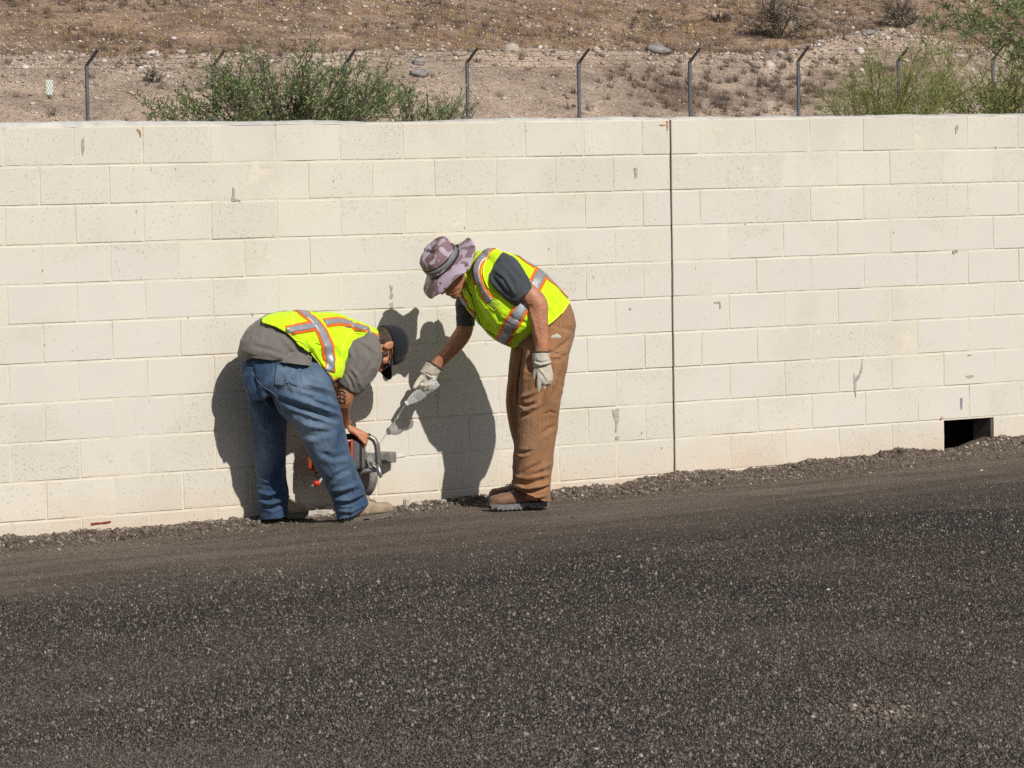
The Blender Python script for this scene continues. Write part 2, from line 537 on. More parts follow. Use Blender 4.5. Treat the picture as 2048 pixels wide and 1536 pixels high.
for c in range(0, 12):
    zc = (10 - c - 0.5) * BH
    for (a, b) in block_spans(c, -46, 40):
        if c == 9 and abs(a - 5) < 0.01:
            continue                                   # the missing block: weep opening
        wdt = (b - a) * BW
        xc = (a + b) / 2 * BW
        # control joint: keep a real gap
        if abs(a) < 1e-6: xc += 0.002
        if abs(b) < 1e-6: xc -= 0.002
        near = (b > LEFT_U and a < RIGHT_U and (c < 10 or (c == 10 and b < 0.6)))
        if near:
            me = rb.choice(FULL) if b - a > 0.75 else rb.choice(HALF)
            o = bpy.data.objects.new('block', me); COL.objects.link(o)
            o.location = (xc, rb.uniform(-0.0014, 0.0014), zc + rb.uniform(-0.0008, 0.0008))
            o.rotation_euler = (rb.uniform(-1, 1) * 0.004, rb.uniform(-1, 1) * 0.0025, rb.uniform(-1, 1) * 0.003)
            o.parent = wall; o.matrix_parent_inverse = PINV(wall)
            nb += 1
        else:
            V, F = box_vf(xc - wdt / 2 + JT / 2, xc + wdt / 2 - JT / 2, rb.uniform(-0.001, 0.001), TH, zc - BH / 2 + JT / 2, zc + BH / 2 - JT / 2)
            bs = len(runV); runV += V; runF += [tuple(i + bs for i in f) for f in F]
o = mesh_obj('block_run', runV, runF, M_block, wall); o['kind'] = 'stuff'
print('blocks', nb)
# mortar core: uneven painted joints a few mm behind the block faces
def mortar_panel(x0, x1, z0, z1):
    nx = max(2, int((x1 - x0) / 0.022)); nz = max(2, int((z1 - z0) / 0.011))
    a, b = np.meshgrid(np.linspace(x0, x1, nx), np.linspace(z0, z1, nz), indexing='ij')
    y = 0.0036 + 0.0026 * vnoise(a * 4.5, b * 4.5, seed=31) + 0.0015 * vnoise(a * 30, b * 30, seed=32)
    V = np.stack([a, np.clip(y, 0.0008, 0.02), b], -1).reshape(-1, 3)
    return big_mesh('mortar', V, grid_faces(nx, nz), M_mortar, wall, smooth=True)
zt = 10 * BH
cj = 0.0065
hx0, hx1, hz0, hz1 = 5 * BW, 6 * BW, 0.0, BH
mortar_panel(-5.7, -cj, -0.45, zt)
mortar_panel(cj, hx0 + 0.006, -0.45, zt)
mortar_panel(hx0 + 0.006, hx1 - 0.006, hz1 - 0.004, zt)
mortar_panel(hx1 - 0.006, 4.1, -0.45, zt)
for (x0, x1, z0, z1) in ((-18.5, -5.7, -0.45, zt), (4.1, 16.2, -0.45, zt)):
    mesh_obj('mortar', *box_vf(x0, x1, 0.006, TH - 0.01, z0, z1), M_mortar, wall)
# solid backing (kept clear of the opening) and the dark sealant of the control joint
M_back = simple('raw_block_back', (0.30, 0.28, 0.25), 0.95, 0.2, 0.15, 12, 0.5)
M_seal = simple('brown_sealant', (0.045, 0.034, 0.027), 0.8, 0.2, 0.3, 20)
for (x0, x1, z0, z1) in ((-5.7, -0.012, -0.45, zt), (0.012, hx0, -0.45, zt), (hx0, hx1, hz1, zt), (hx1, 4.1, -0.45, zt)):
    mesh_obj('wall_core', *box_vf(x0, x1, 0.03, TH - 0.004, z0, z1), M_back, wall)
mesh_obj('control_joint_sealant', *box_vf(-0.0115, 0.0115, 0.026, 0.06, -0.4, zt), M_seal, wall)
# inside of the opening: block webs and a near-black earth panel behind
M_web = simple('grey_block_web', (0.10, 0.092, 0.085), 0.95, 0.2, 0.2, 25, 0.6)
M_dark = simple('near_black_earth', (0.02, 0.016, 0.013), 0.95, 0.1, 0.3, 20, 0.7)
V, F = box_vf(hx0 + 0.315, hx0 + 0.335, 0.11, TH + 0.10, -0.1, hz1 - 0.004)
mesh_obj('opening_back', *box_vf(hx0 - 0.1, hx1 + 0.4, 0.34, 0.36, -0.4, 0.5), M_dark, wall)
mesh_obj('opening_jamb', *box_vf(hx1 - 0.022, hx1 - 0.004, 0.010, TH - 0.02, -0.1, hz1 - 0.005), M_web, wall)

# mortar wash along the top
xa = np.linspace(-18.5, 16.2, 1400)
prof = []
nth = 9
hgt = 0.017 + 0.008 * vnoise(xa * 1.1, 0.3, seed=40) + 0.005 * vnoise(xa * 5.0, 0.8, seed=41) + 0.010 * np.clip((-xa - 2.0) / 2.5, 0, 1)
for j in range(nth):
    t = j / (nth - 1)
    yy = 0.004 + t * (TH - 0.01)
    shp = (1 - (2 * t - 1) ** 4) ** 0.6
    prof.append(np.stack([xa, np.full_like(xa, yy) + 0.006 * vnoise(xa * 7, j * 3.1, seed=42), zt - 0.004 + hgt * shp + 0.004 * vnoise(xa * 16, t * 9, seed=43) * shp], -1))
V = np.stack(prof, 1).reshape(-1, 3)
o = big_mesh('cap_mortar', V, grid_faces(len(xa), nth), M_cap, wall, smooth=True)

# marks on the wall: scuffs of grey paint, rust runs, a red-brown stain
M_scuff = simple('grey_scuff_paint', (0.40, 0.37, 0.33), 0.9, 0.2, 0.3, 60)
M_rust = simple('rust_stain', (0.42, 0.19, 0.07), 0.9, 0.2, 0.4, 70)
M_drk = simple('dark_dirt_stain', (0.38, 0.335, 0.28), 0.95, 0.2, 0.4, 60)
M_red = simple('red_brown_mark', (0.20, 0.035, 0.025), 0.8, 0.2, 0.3, 40)
def wall_mark(pts, mat, name='paint_scuff', seed=0, y=-0.0032):
    c = np.array([at_y(px, py, y) for px, py in pts])
    r = random.Random(seed)
    V, F = [], []
    # outline subdivided with ragged edge
    n = len(c)
    for i in range(n):
        a, b = c[i], c[(i + 1) % n]
        for s in range(4):
            q = a + (b - a) * s / 4
            V.append((q[0] + r.uniform(-1, 1) * 0.0025, y, q[2] + r.uniform(-1, 1) * 0.0025))
    F = [tuple(range(len(V)))[::-1]]
    return mesh_obj(name, V, F, mat, wall)
wall_mark([(779, 571), (786, 571), (784, 583), (787, 592), (785, 598), (779, 597), (781, 585)], M_scuff, seed=1)
wall_mark([(779, 606), (786, 605), (786, 614), (780, 614)], M_scuff, seed=2)
wall_mark([(1268, 336), (1274, 335), (1275, 353), (1270, 356)], M_scuff, seed=3)
wall_mark([(1224, 819), (1238, 817), (1238, 836), (1233, 864), (1230, 865), (1231, 845), (1227, 832)], M_scuff, seed=4)
wall_mark([(1231, 873), (1239, 872), (1238, 879), (1231, 879)], M_scuff, seed=5)
wall_mark([(1725, 715), (1726, 738), (1721, 752), (1713, 764), (1712, 795), (1710, 790), (1707, 763), (1708, 745), (1711, 755), (1718, 748)], M_scuff, seed=6)
wall_mark([(1921, 795), (1926, 797), (1925, 812), (1923, 820), (1921, 810)], simple('blue_grey_paint', (0.24, 0.25, 0.28), 0.8), seed=7)
wall_mark([(1930, 752), (1940, 750), (1948, 750), (1946, 755), (1938, 757)], M_drk, seed=8)
wall_mark([(1935, 710), (1944, 708), (1943, 711), (1936, 713)], M_drk, seed=9)
wall_mark([(1905, 500), (1915, 499), (1916, 504), (1911, 505), (1909, 508), (1906, 507)], M_drk, seed=10)
wall_mark([(1332, 242), (1337, 242), (1336, 258), (1334, 262), (1333, 252)], M_rust, seed=11)
wall_mark([(1318, 248), (1332, 250), (1332, 252), (1320, 251)], M_rust, seed=12)
wall_mark([(274, 258), (281, 260), (283, 272), (281, 276), (279, 266), (275, 262)], M_rust, seed=13)
wall_mark([(181, 1047), (222, 1042), (222, 1046), (183, 1051)], M_red, 'red_mark', seed=14)
wall_mark([(164, 276), (167, 274), (169, 292), (166, 312), (163, 300)], M_drk, seed=15)
wall_mark([(465, 375), (469, 374), (470, 398), (482, 400), (481, 402), (464, 402)], M_drk, seed=16)
wall_mark([(1911, 252), (1917, 248), (1916, 262), (1911, 268)], M_drk, seed=17)
wall_mark([(1437, 603), (1441, 603), (1442, 617), (1440, 617), (1439, 606), (1428, 606), (1428, 604)], M_drk, seed=18)
wall_mark([(1258, 616), (1262, 615), (1263, 619), (1259, 620)], M_drk, seed=19)
wall_mark([(1881, 836), (1886, 833), (1885, 837), (1882, 841)], M_rust, seed=20)
for i in range(22):            # small dark nicks scattered over the faces
    px, py = random.uniform(10, 2040), random.uniform(265, 900)
    w_, h_ = random.uniform(0.6, 1.4), random.uniform(1.2, 4)
    wall_mark([(px - w_, py - h_), (px + w_, py - h_ * 0.6), (px + w_ * 0.5, py + h_), (px - w_ * 0.6, py + h_ * 0.5)], M_drk, 'nick', seed=30 + i)

# ================================================================== BEHIND THE WALL
FY = 52.0                                  # line of the security fence
def hill_z(x, y):
    x = np.asarray(x, float); y = np.asarray(y, float)
    crest = 58.9 + 0.8 * vnoise(x * 0.07, 0.0, seed=50)
    ch = 3.93 + 0.004 * np.clip(x - 26, -30, 40) + 0.10 * vnoise(x * 0.25, 1.0, seed=51) + 0.42 * np.exp(-((x - 51.3) / 2.4) ** 2)
    lowz = 1.0 + 0.5 * np.clip(y / 53.0, 0, 1)
    t = np.clip((y - 53.3) / (crest - 53.3), 0, 1)
    bank = 1.5 + (ch - 1.5) * (t ** 0.92)
    bench = ch - 0.10 * np.clip((y - crest) / 1.0, 0, 1)
    up = ch - 0.08 + 0.27 * np.clip(y - crest - 2.4, 0, None)
    z = np.where(y < 53.3, lowz, np.where(y < crest, bank, np.maximum(bench, up)))
    rough = 0.06 * fbm(x * 0.9, y * 0.9, seed=52, octaves=4) + 0.05 * vnoise(x * 0.35 + y * 0.5, y * 0.12, seed=57)
    rill = -0.13 * np.clip(vnoise(x * 1.3 + 0.9 * y, y * 0.25, seed=56), 0, 1) * (y > crest)
    amt = np.clip((y - 53) / 1.0, 0, 1)
    hills = 6.0 * np.clip((y - 130) / 200, 0, 1) * vnoise(x * 0.02, y * 0.02, seed=59)
    return z * 1.0 + (rough + rill) * amt + hills

k = NT('desert_hillside', 0.95, 0.15)
X, Y, Z = k.sep()
pink = k.ramp(k.noise(0.9, 6, 0.65), [(0.3, (0.42, 0.315, 0.238)), (0.5, (0.54, 0.415, 0.320)), (0.72, (0.66, 0.525, 0.415))])
brown = k.ramp(k.noise(1.5, 6, 0.7, co=k.mapped((1, 0.6, 2.0), (0, 0, 0.5))), [(0.32, (0.185, 0.122, 0.084)), (0.5, (0.33, 0.226, 0.156)), (0.68, (0.48, 0.345, 0.242)), (0.8, (0.61, 0.46, 0.335))])
up = k.rng(k.math('ADD', Y, k.math('MULTIPLY', k.math('SUBTRACT', k.noise(0.5, 3), 0.5), 2.0)), 60.2, 61.4)
lowb = k.math('MULTIPLY', k.rng(k.noise(0.35, 4, 0.6), 0.50, 0.62), k.rng(X, 37.0, 42.0))
bigp = k.rng(k.noise(0.45, 5, 0.6, co=k.mapped((1, 1.6, 1))), 0.40, 0.62, 0.80, 1.15)
c1 = k.mix(k.math('MULTIPLY', lowb, 0.75), pink, (0.17, 0.110, 0.078))
c2 = k.mix(up, c1, brown)
spk = k.ramp(k.noise(11, 6, 0.85), [(0.34, (0.36, 0.34, 0.32)), (0.45, (1.0, 0.99, 0.98)), (0.56, (1.3, 1.3, 1.3)), (0.68, (1.9, 1.88, 1.84))])
stk = k.rng(k.noise(1.0, 4, 0.6, co=k.mapped((0.35, 1.6, 1), (0, 0, -0.75))), 0.60, 0.68)
c2 = k.mix(k.math('MULTIPLY', k.math('MULTIPLY', stk, up), 0.6), c2, (0.60, 0.45, 0.32))
cmb = k.n('CombineColor')
for i_ in range(3):
    k.l(bigp, cmb.inputs[i_])
k.color(k.mix(1.0, k.mix(1.0, c2, spk, 'MULTIPLY'), cmb.outputs[0], 'MULTIPLY'))
b1 = k.bump(k.noise(3.0, 6, 0.7), 0.8, 0.20)
k.bump(k.noise(16, 5, 0.75), 0.9, 0.08, prev=b1)
M_hill = k.m
xs = np.concatenate([np.linspace(-400, 14, 30)[:-1], np.linspace(14, 66, 500)[:-1], np.linspace(66, 500, 30)])
ys = np.concatenate([np.linspace(0.165, 50, 40)[:-1], np.linspace(50, 72, 330)[:-1], np.linspace(72, 110, 60)[:-1], np.linspace(110, 500, 25)])
hx, hy = np.meshgrid(xs, ys, indexing='ij')
o = big_mesh('hillside', np.stack([hx, hy, hill_z(hx, hy)], -1).reshape(-1, 3), grid_faces(len(xs), len(ys)), M_hill, smooth=True)
o['kind'] = 'structure'; o['label'] = 'dry brown desert hillside rising behind the wall'

# rocks on the slope (stuff) and a few that stand out
M_hrock = stone_mat('hill_stone', [(0, (0.15, 0.13, 0.12)), (0.35, (0.36, 0.28, 0.22)), (0.7, (0.58, 0.47, 0.38)), (1, (0.80, 0.73, 0.65))])
def sample_hill(n, y0, y1, seed):
    r = np.random.default_rng(seed)
    x = r.uniform(17, 66, n); y = r.uniform(y0, y1, n)
    q = to_px(np.stack([x, y, hill_z(x, y)], -1))
    kp = (q[:, 0] > -150) & (q[:, 0] < 2200) & (q[:, 1] > -60) & (q[:, 1] < 260)
    return x[kp], y[kp], r
x, y, r = sample_hill(46000, 53.5, 59.6, 60)
s = np.clip(r.lognormal(math.log(0.0165), 0.60, len(x)), 0.007, 0.12)
top = np.clip((y - 57.0) / 1.8, 0, 1)
kp = (r.uniform(0, 1, len(x)) < 0.35 + 0.65 * top)
s = s * (0.8 + 0.55 * top)
o1 = rocks('slope_stones', np.stack([x, y, hill_z(x, y)], -1)[kp], s[kp], M_hrock, 0.7, sink=0.3, seed=61)
o1['kind'] = 'stuff'; tag(o1, 'pale stones strewn over the pinkish bank behind the fence', 'stones')
x, y, r = sample_hill(30000, 60.0, 70.5, 62)
s = np.clip(r.lognormal(math.log(0.016), 0.55, len(x)), 0.007, 0.09)
o1 = rocks('hilltop_stones', np.stack([x, y, hill_z(x, y)], -1), s, M_hrock, 0.7, sink=0.3, seed=63)
o1['kind'] = 'stuff'; tag(o1, 'small light stones on the upper brown hillside', 'stones')
def hill_hit(px, py):
    """first point where the pixel's ray meets the hillside"""
    rr = RIGHT * ((px - 1024.0) / FPX) + UP * ((768.0 - py) / FPX) + FWD
    d = np.arange(75, 135, 0.05)
    pts = CAM + rr * d[:, None]
    below = pts[:, 2] < hill_z(pts[:, 0], pts[:, 1])
    below &= pts[:, 1] > 53
    i = int(np.argmax(below)) if below.any() else -1
    return pts[i]
M_gb = simple('grey_boulder_stone', (0.26, 0.24, 0.23), 0.95, 0.2, 0.3, 6, 0.8, bscale=20, bdist=0.03)
M_pb = simple('pale_boulder_stone', (0.50, 0.43, 0.36), 0.95, 0.2, 0.25, 6, 0.8, bscale=20, bdist=0.03)
for (px, py, w_, h_, mt, lb) in (
        (1315, 105, 0.30, 0.15, M_gb, 'dark grey slab boulder on the bank crest left of a fence post'),
        (1020, 103, 0.22, 0.15, M_pb, 'rounded pale boulder on the bank crest right of the post above the hat'),
        (1540, 137, 0.15, 0.14, M_pb, 'rounded pale boulder halfway up the bank between two right-hand posts'),
        (840, 150, 0.22, 0.10, M_gb, 'grey flat boulder in the bank right of the green bush'),
        (837, 127, 0.17, 0.09, M_gb, 'small grey boulder just below the crest right of the bush'),
        (362, 108, 0.13, 0.08, M_pb, 'pale stone on the crest above the left end of the bush'),
        (1272, 112, 0.10, 0.09, M_pb, 'small pale stone at the crest beside the dark slab boulder'),
        (1735, 67, 0.20, 0.08, M_gb, 'dark flat stone on the gravel heap below the grey shrubs')):
    q = hill_hit(px, py)
    bm = bmesh.new(); bmesh.ops.create_icosphere(bm, subdivisions=3, radius=1.0)
    sd = int(px)
    for v in bm.verts:
        c = np.array(v.co[:])
        f = 1 + 0.34 * float(vnoise(c[0] * 1.6, c[1] * 1.6, c[2] * 1.6, seed=sd)) + 0.15 * float(vnoise(c[0] * 4, c[1] * 4, c[2] * 5, seed=sd + 1))
        v.co = Vector((c[0] * f * w_, c[1] * f * w_ * 0.8, c[2] * f * h_))
    me = bpy.data.meshes.new('boulder'); bm.to_mesh(me); bm.free(); me.shade_smooth()
    o = link('boulder', me, mt); o.location = (q[0], q[1], q[2] + h_ * 0.25)
    o.rotation_euler = (0, 0, sd % 7)
    tag(o, lb, 'boulder', 'boulders on the bank')

# dry grass (stuff)
def grass(name, pts, h, nb, mat, seed, spread=0.35, wid=0.006):
    r = np.random.default_rng(seed)
    n = len(pts)
    tot = n * nb
    base = np.repeat(np.asarray(pts), nb, 0) + np.concatenate([r.normal(0, 0.05, (tot, 2)), np.zeros((tot, 1))], 1)
    hh = np.repeat(np.asarray(h), nb) * r.uniform(0.5, 1.15, tot)
    a = r.uniform(0, 2 * math.pi, tot); lean = np.abs(r.normal(0, spread, tot))
    d = np.stack([np.cos(a) * lean, np.sin(a) * lean, np.ones(tot)], -1)
    tip = base + d * hh[:, None]
    b = a + math.pi / 2
    side = np.stack([np.cos(b), np.sin(b), np.zeros(tot)], -1) * wid
    V = np.stack([base - side, base + side, tip], 1).reshape(-1, 3)
    F = np.arange(tot * 3).reshape(-1, 3)
    o = big_mesh(name, V, F, mat)
    at = o.data.attributes.new('tone', 'FLOAT', 'POINT')
    at.data.foreach_set('value', np.repeat(np.clip(np.repeat(r.uniform(0, 1, n), nb) * 0.6 + r.uniform(0, 0.4, tot), 0, 1), 3).astype(np.float32))
    o['kind'] = 'stuff'
    return o
def tone_mat(name, stops, rough=0.85, trans=0.0, spec=0.2):
    q = NT(name, rough, spec)
    c = q.ramp(q.attr('tone'), stops)
    q.color(c)
    if trans:
        tr = q.n('BsdfTranslucent'); q.l(c, tr.inputs[0])
        mx = q.n('MixShader'); mx.inputs[0].default_value = trans
        q.l(q.b.outputs[0], mx.inputs[1]); q.l(tr.outputs[0], mx.inputs[2])
        q.l(mx.outputs[0], q.t.nodes['Material Output'].inputs[0])
    return q.m
M_dry = tone_mat('dry_gold_grass', [(0, (0.18, 0.115, 0.07)), (0.4, (0.34, 0.225, 0.125)), (0.75, (0.50, 0.34, 0.18)), (1, (0.60, 0.46, 0.28))], trans=0.15)
M_brn = tone_mat('dead_brown_brush', [(0, (0.07, 0.05, 0.04)), (0.5, (0.17, 0.125, 0.095)), (1, (0.30, 0.23, 0.17))])
x, y, r = sample_hill(5600, 60.0, 71, 70)
dn = fbm(x * 0.28, y * 0.5, seed=71, octaves=3)
kp = dn > r.uniform(-0.6, 0.9, len(x))
kp |= (np.abs(y - 61.0) < 0.7) & (r.uniform(0, 1, len(x)) < 0.75)
x, y = x[kp], y[kp]
o = grass('dry_grass', np.stack([x, y, hill_z(x, y)], -1), 0.07 + 0.12 * r.uniform(0, 1, len(x)), 26, M_dry, 72)
tag(o, 'golden dry grass tufts over the upper hillside', 'grass')
x, y, r = sample_hill(3600, 53.6, 59.0, 73)
q = to_px(np.stack([x, y, hill_z(x, y)], -1))
wgt = np.exp(-((q[:, 0] - 1500) / 210) ** 2 - ((q[:, 1] - 190) / 55) ** 2) + 0.5 * np.exp(-((q[:, 0] - 1290) / 90) ** 2 - ((q[:, 1] - 155) / 25) ** 2) + 0.05
kp = r.uniform(0, 1, len(x)) < wgt
x, y = x[kp], y[kp]
o = grass('dead_brush', np.stack([x, y, hill_z(x, y)], -1), 0.13 + 0.14 * r.uniform(0, 1, len(x)), 30, M_brn, 74, 0.6)
tag(o, 'matted dead brown brush covering the lower right bank', 'brush')
x, y, r = sample_hill(4200, 60.0, 71, 75)
kp = fbm(x * 0.35, y * 0.6, seed=76, octaves=3) > 0.0
o = grass('dead_hill_brush', np.stack([x, y, hill_z(x, y)], -1)[kp], 0.10 + 0.10 * r.uniform(0, 1, kp.sum()), 24, M_brn, 77, 0.8)
tag(o, 'dark dead brush lying on the upper hillside', 'brush')

# ---- security fence
M_galv = simple('galvanised_post', (0.115, 0.125, 0.14), 0.55, 0.5, 0.2, 9, metal=0.25)
M_arm = simple('rusty_dark_arm', (0.035, 0.028, 0.025), 0.7, 0.3, 0.3, 20)
M_wire = simple('fence_wire', (0.10, 0.10, 0.105), 0.6, 0.4, 0.2, 5, metal=0.4)
fx = [at_y(px, 180, FY)[0] for px in (174, 428, 690, 935, 1158, 1380, 1597, 1797, 1986)]
fx = [fx[0] - 6.0, fx[0] - 3.0] + fx + [fx[-1] + 3.0, fx[-1] + 6.0]
fence = thing('security_fence', 'chain-link fence with angled barbed-wire posts along the bank', 'fence', (fx[0], FY, 1.4))
tops = {}
for i, xx in enumerate(fx):
    zt_ = 3.52 + 0.0045 * (xx - 26) + random.uniform(-0.02, 0.02)
    if 0 < i < 12:
        tops[i] = zt_
    lx = random.uniform(-0.02, 0.02)
    V, F = stick_mesh([([(xx + lx, FY, 1.35), (xx + lx * 0.4, FY, 2.4), (xx, FY, zt_)], [0.039] * 3)], 8)
    post = mesh_obj('post', V, F, M_galv, fence, smooth=True)
    tip = (xx + 0.17, FY - 0.16, zt_ + 0.30)
    V, F = stick_mesh([([(xx - 0.01, FY, zt_ - 0.02), tip], [0.034, 0.030])], 6)
    F = list(F) + [tuple(range(6, 12))]
    mesh_obj('arm', V, F, M_arm, post)
    V, F = stick_mesh([([(xx, FY, zt_ - 0.10), (xx, FY, zt_ - 0.03)], [0.046, 0.046])], 8)
    mesh_obj('post_cap', V, F, M_galv, post)
zt_of = lambda xx: 3.52 + 0.0045 * (xx - 26)
for f_ in (0.25, 0.6, 0.95):
    pts = []
    for i in range(len(fx) - 1):
        for s in range(10):
            xx = fx[i] + (fx[i + 1] - fx[i]) * s / 10
            pts.append((xx + 0.17 * f_, FY - 0.16 * f_, zt_of(xx) + 0.30 * f_ - 0.05 * math.sin(math.pi * s / 10)))
    V, F = stick_mesh([(pts, [0.0035] * len(pts))], 3)
    # barbs
    bp = []
    for a in range(0, len(pts) - 1):
        for s in range(3):
            c = np.array(pts[a]) + (np.array(pts[a + 1]) - np.array(pts[a])) * s / 3
            bp.append(([c + (-0.01, 0, -0.02), c + (0.01, 0, 0.02)], [0.002, 0.002]))
    V2, F2 = stick_mesh(bp, 3)
    b_ = len(V); V = list(V) + list(V2); F = list(F) + [tuple(i + b_ for i in f) for f in F2]
    mesh_obj('barbed_wire', V, F, M_wire, fence)
paths = []
z0, z1 = 1.40, 3.46
for sgn in (1, -1):
    a = fx[0] - 2.2
    while a < fx[-1] + 2.2:
        b = a + sgn * (z1 - z0)
        paths.append(([(a, FY + 0.045, z0), (b, FY + 0.045, z1)], [0.0012, 0.0012]))
        a += 0.085
V, F = stick_mesh(paths, 3)
o = big_mesh('chain_link', np.array(V), np.array(F), M_wire, fence); o['kind'] = 'stuff'
V, F = stick_mesh([([(fx[0], FY + 0.045, z1), (fx[-1], FY + 0.045, z1)], [0.003, 0.003])], 3)
mesh_obj('tension_wire', V, F, M_wire, fence)
# reflective plate wired to the fence
q = at_y(99, 175, FY - 0.03)
plate = thing('fence_plate', 'small pale reflective plate wired to the far left of the fence', 'sign', (q[0], q[1], q[2] - 0.14))
M_plate = simple('pale_reflective_plate', (0.62, 0.68, 0.62), 0.4, 0.5, 0.08, 20)
V, F = box_vf(q[0] - 0.075, q[0] + 0.075, q[1] - 0.006, q[1] + 0.006, q[2] - 0.145, q[2] + 0.145)
po = mesh_obj('panel', V, F, M_plate, plate)
bm = bmesh.new(); bm.from_mesh(po.data); bmesh.ops.bevel(bm, geom=[e for e in bm.edges], offset=0.005, segments=2, affect='EDGES'); bm.to_mesh(po.data); bm.free()
hp = []
for sgn in (1, -1):
    for i in range(-4, 6):
        a = np.array([q[0] + i * 0.055 - sgn * 0.07, q[1] - 0.009, q[2] - 0.135]); b = a + np.array([sgn * 0.145, 0, 0.27])
        ta = [0, 1]
        for kk in (0,):
            dx = (b - a)[0]
            t0 = max(0, min((q[0] - 0.07 - a[0]) / dx, (q[0] + 0.07 - a[0]) / dx)); t1 = min(1, max((q[0] - 0.07 - a[0]) / dx, (q[0] + 0.07 - a[0]) / dx))
        if t1 - t0 > 0.1:
            hp.append(([a + (b - a) * t0, a + (b - a) * t1], [0.004, 0.004]))
V, F = stick_mesh(hp, 3)
mesh_obj('lattice', V, F, simple('lattice_grey', (0.25, 0.27, 0.27), 0.6), plate)

# ------------------------------------------------------------------ vegetation
def plant(name, label, cat, base, tips, leaf, mat_w, mat_l, seed, group=None, r0=0.02, sub=3, subl=0.35, leaves=14, lsize=(0.008, 0.05), droop=0.0, twig=0.004, up=0.5, wig=0.10, crown='crown', fmin=0.30):
    """base: world point; tips: list of world points; each tip gets a limb with twigs and leaf blades"""
    r = np.random.default_rng(seed)
    base = np.asarray(base, float)
    limbs, twigs, lv = [], [], []
    root = thing(name, label, cat, tuple(base), group)
    for tp in tips:
        tp = np.asarray(tp, float)
        L = np.linalg.norm(tp - base)
        mid = base + (tp - base) * 0.5 + np.array([0, 0, 1]) * L * 0.06 * up + r.normal(0, wig * L * 0.4, 3) * np.array([1, 1, 0.4])
        tt = np.linspace(0, 1, 9)[:, None]
        pts = (1 - tt) ** 2 * base + 2 * tt * (1 - tt) * mid + tt ** 2 * tp
        pts[1:-1] += r.normal(0, 0.012 * L, (7, 3))
        limbs.append((pts, np.linspace(r0 * r.uniform(0.6, 1), twig * 0.9, 9)))
        nt = max(4, int(sub * L / 0.35))
        for q in range(nt):
            f = r.uniform(fmin, 1.0) ** 0.8
            i = min(7, int(f * 8)); p0 = pts[i] + (pts[i + 1] - pts[i]) * (f * 8 - i)
            ax = pts[i + 1] - pts[i]; ax /= np.linalg.norm(ax)
            d = ax * 0.8 + r.normal(0, 0.75, 3) + np.array([0, 0, 0.25 * up - droop])
            d /= np.linalg.norm(d)
            ln = subl * r.uniform(0.4, 1.1)
            p1 = p0 + d * ln * 0.5 + np.array([0, 0, -droop * ln * 0.3])
            p2 = p0 + d * ln + np.array([0, 0, -droop * ln]) + r.normal(0, 0.05 * ln, 3)
            twigs.append((np.array([p0, p1, p2]), np.array([twig, twig * 0.7, twig * 0.4])))
            nl = max(2, int(leaves * ln / subl))
            for w in range(nl):
                g = r.uniform(0.15, 1.0)
                c = (p0 + (p1 - p0) * g * 2) if g < 0.5 else (p1 + (p2 - p1) * (g - 0.5) * 2)
                ld = d * 0.6 + r.normal(0, 0.55, 3) + np.array([0, 0, 0.3 * up - 1.2 * droop])
                ld /= np.linalg.norm(ld)
                lv.append((c, ld, r.uniform(0.6, 1.3), r.uniform(0, 1)))
    V, F = stick_mesh(limbs, 5)
    mesh_obj('trunk', V, F, mat_w, root, smooth=True)
    V, F = stick_mesh(twigs, 3)
    big_mesh('twigs', np.array(V), np.array(F), mat_w, root)['kind'] = 'stuff'
    n = len(lv)
    c = np.array([l[0] for l in lv]); d = np.array([l[1] for l in lv]); s = np.array([l[2] for l in lv])[:, None]; tn = np.array([l[3] for l in lv])
    sd = np.cross(d, r.normal(0, 1, (n, 3))); sd /= np.linalg.norm(sd, axis=1, keepdims=True)
    w_, l_ = lsize
    V = np.stack([c, c + d * l_ * s * 0.5 + sd * w_ * s, c + d * l_ * s, c + d * l_ * s * 0.5 - sd * w_ * s], 1).reshape(-1, 3)
    o = big_mesh(crown, V, np.arange(n * 4).reshape(-1, 4), mat_l, root)
    at = o.data.attributes.new('tone', 'FLOAT', 'POINT'); at.data.foreach_set('value', np.repeat(tn, 4).astype(np.float32))
    return root

M_bark = simple('grey_brown_bark', (0.10, 0.08, 0.06), 0.9, 0.2, 0.3, 20)
M_pvbark = simple('yellow_green_bark', (0.15, 0.16, 0.05), 0.8, 0.2, 0.3, 20)
M_leaf = tone_mat('dark_green_leaf', [(0, (0.06, 0.11, 0.035)), (0.5, (0.155, 0.225, 0.080)), (0.85, (0.28, 0.35, 0.145)), (1, (0.46, 0.48, 0.26))], 0.6, 0.25, 0.35)
M_leaf2 = tone_mat('yellow_green_leaf', [(0, (0.11, 0.15, 0.045)), (0.5, (0.22, 0.26, 0.08)), (0.9, (0.36, 0.38, 0.13)), (1, (0.52, 0.46, 0.14))], 0.6, 0.3, 0.3)
M_leaf3 = tone_mat('grey_dry_leaf', [(0, (0.13, 0.12, 0.09)), (0.6, (0.26, 0.235, 0.18)), (1, (0.40, 0.36, 0.28))], 0.8, 0.1)

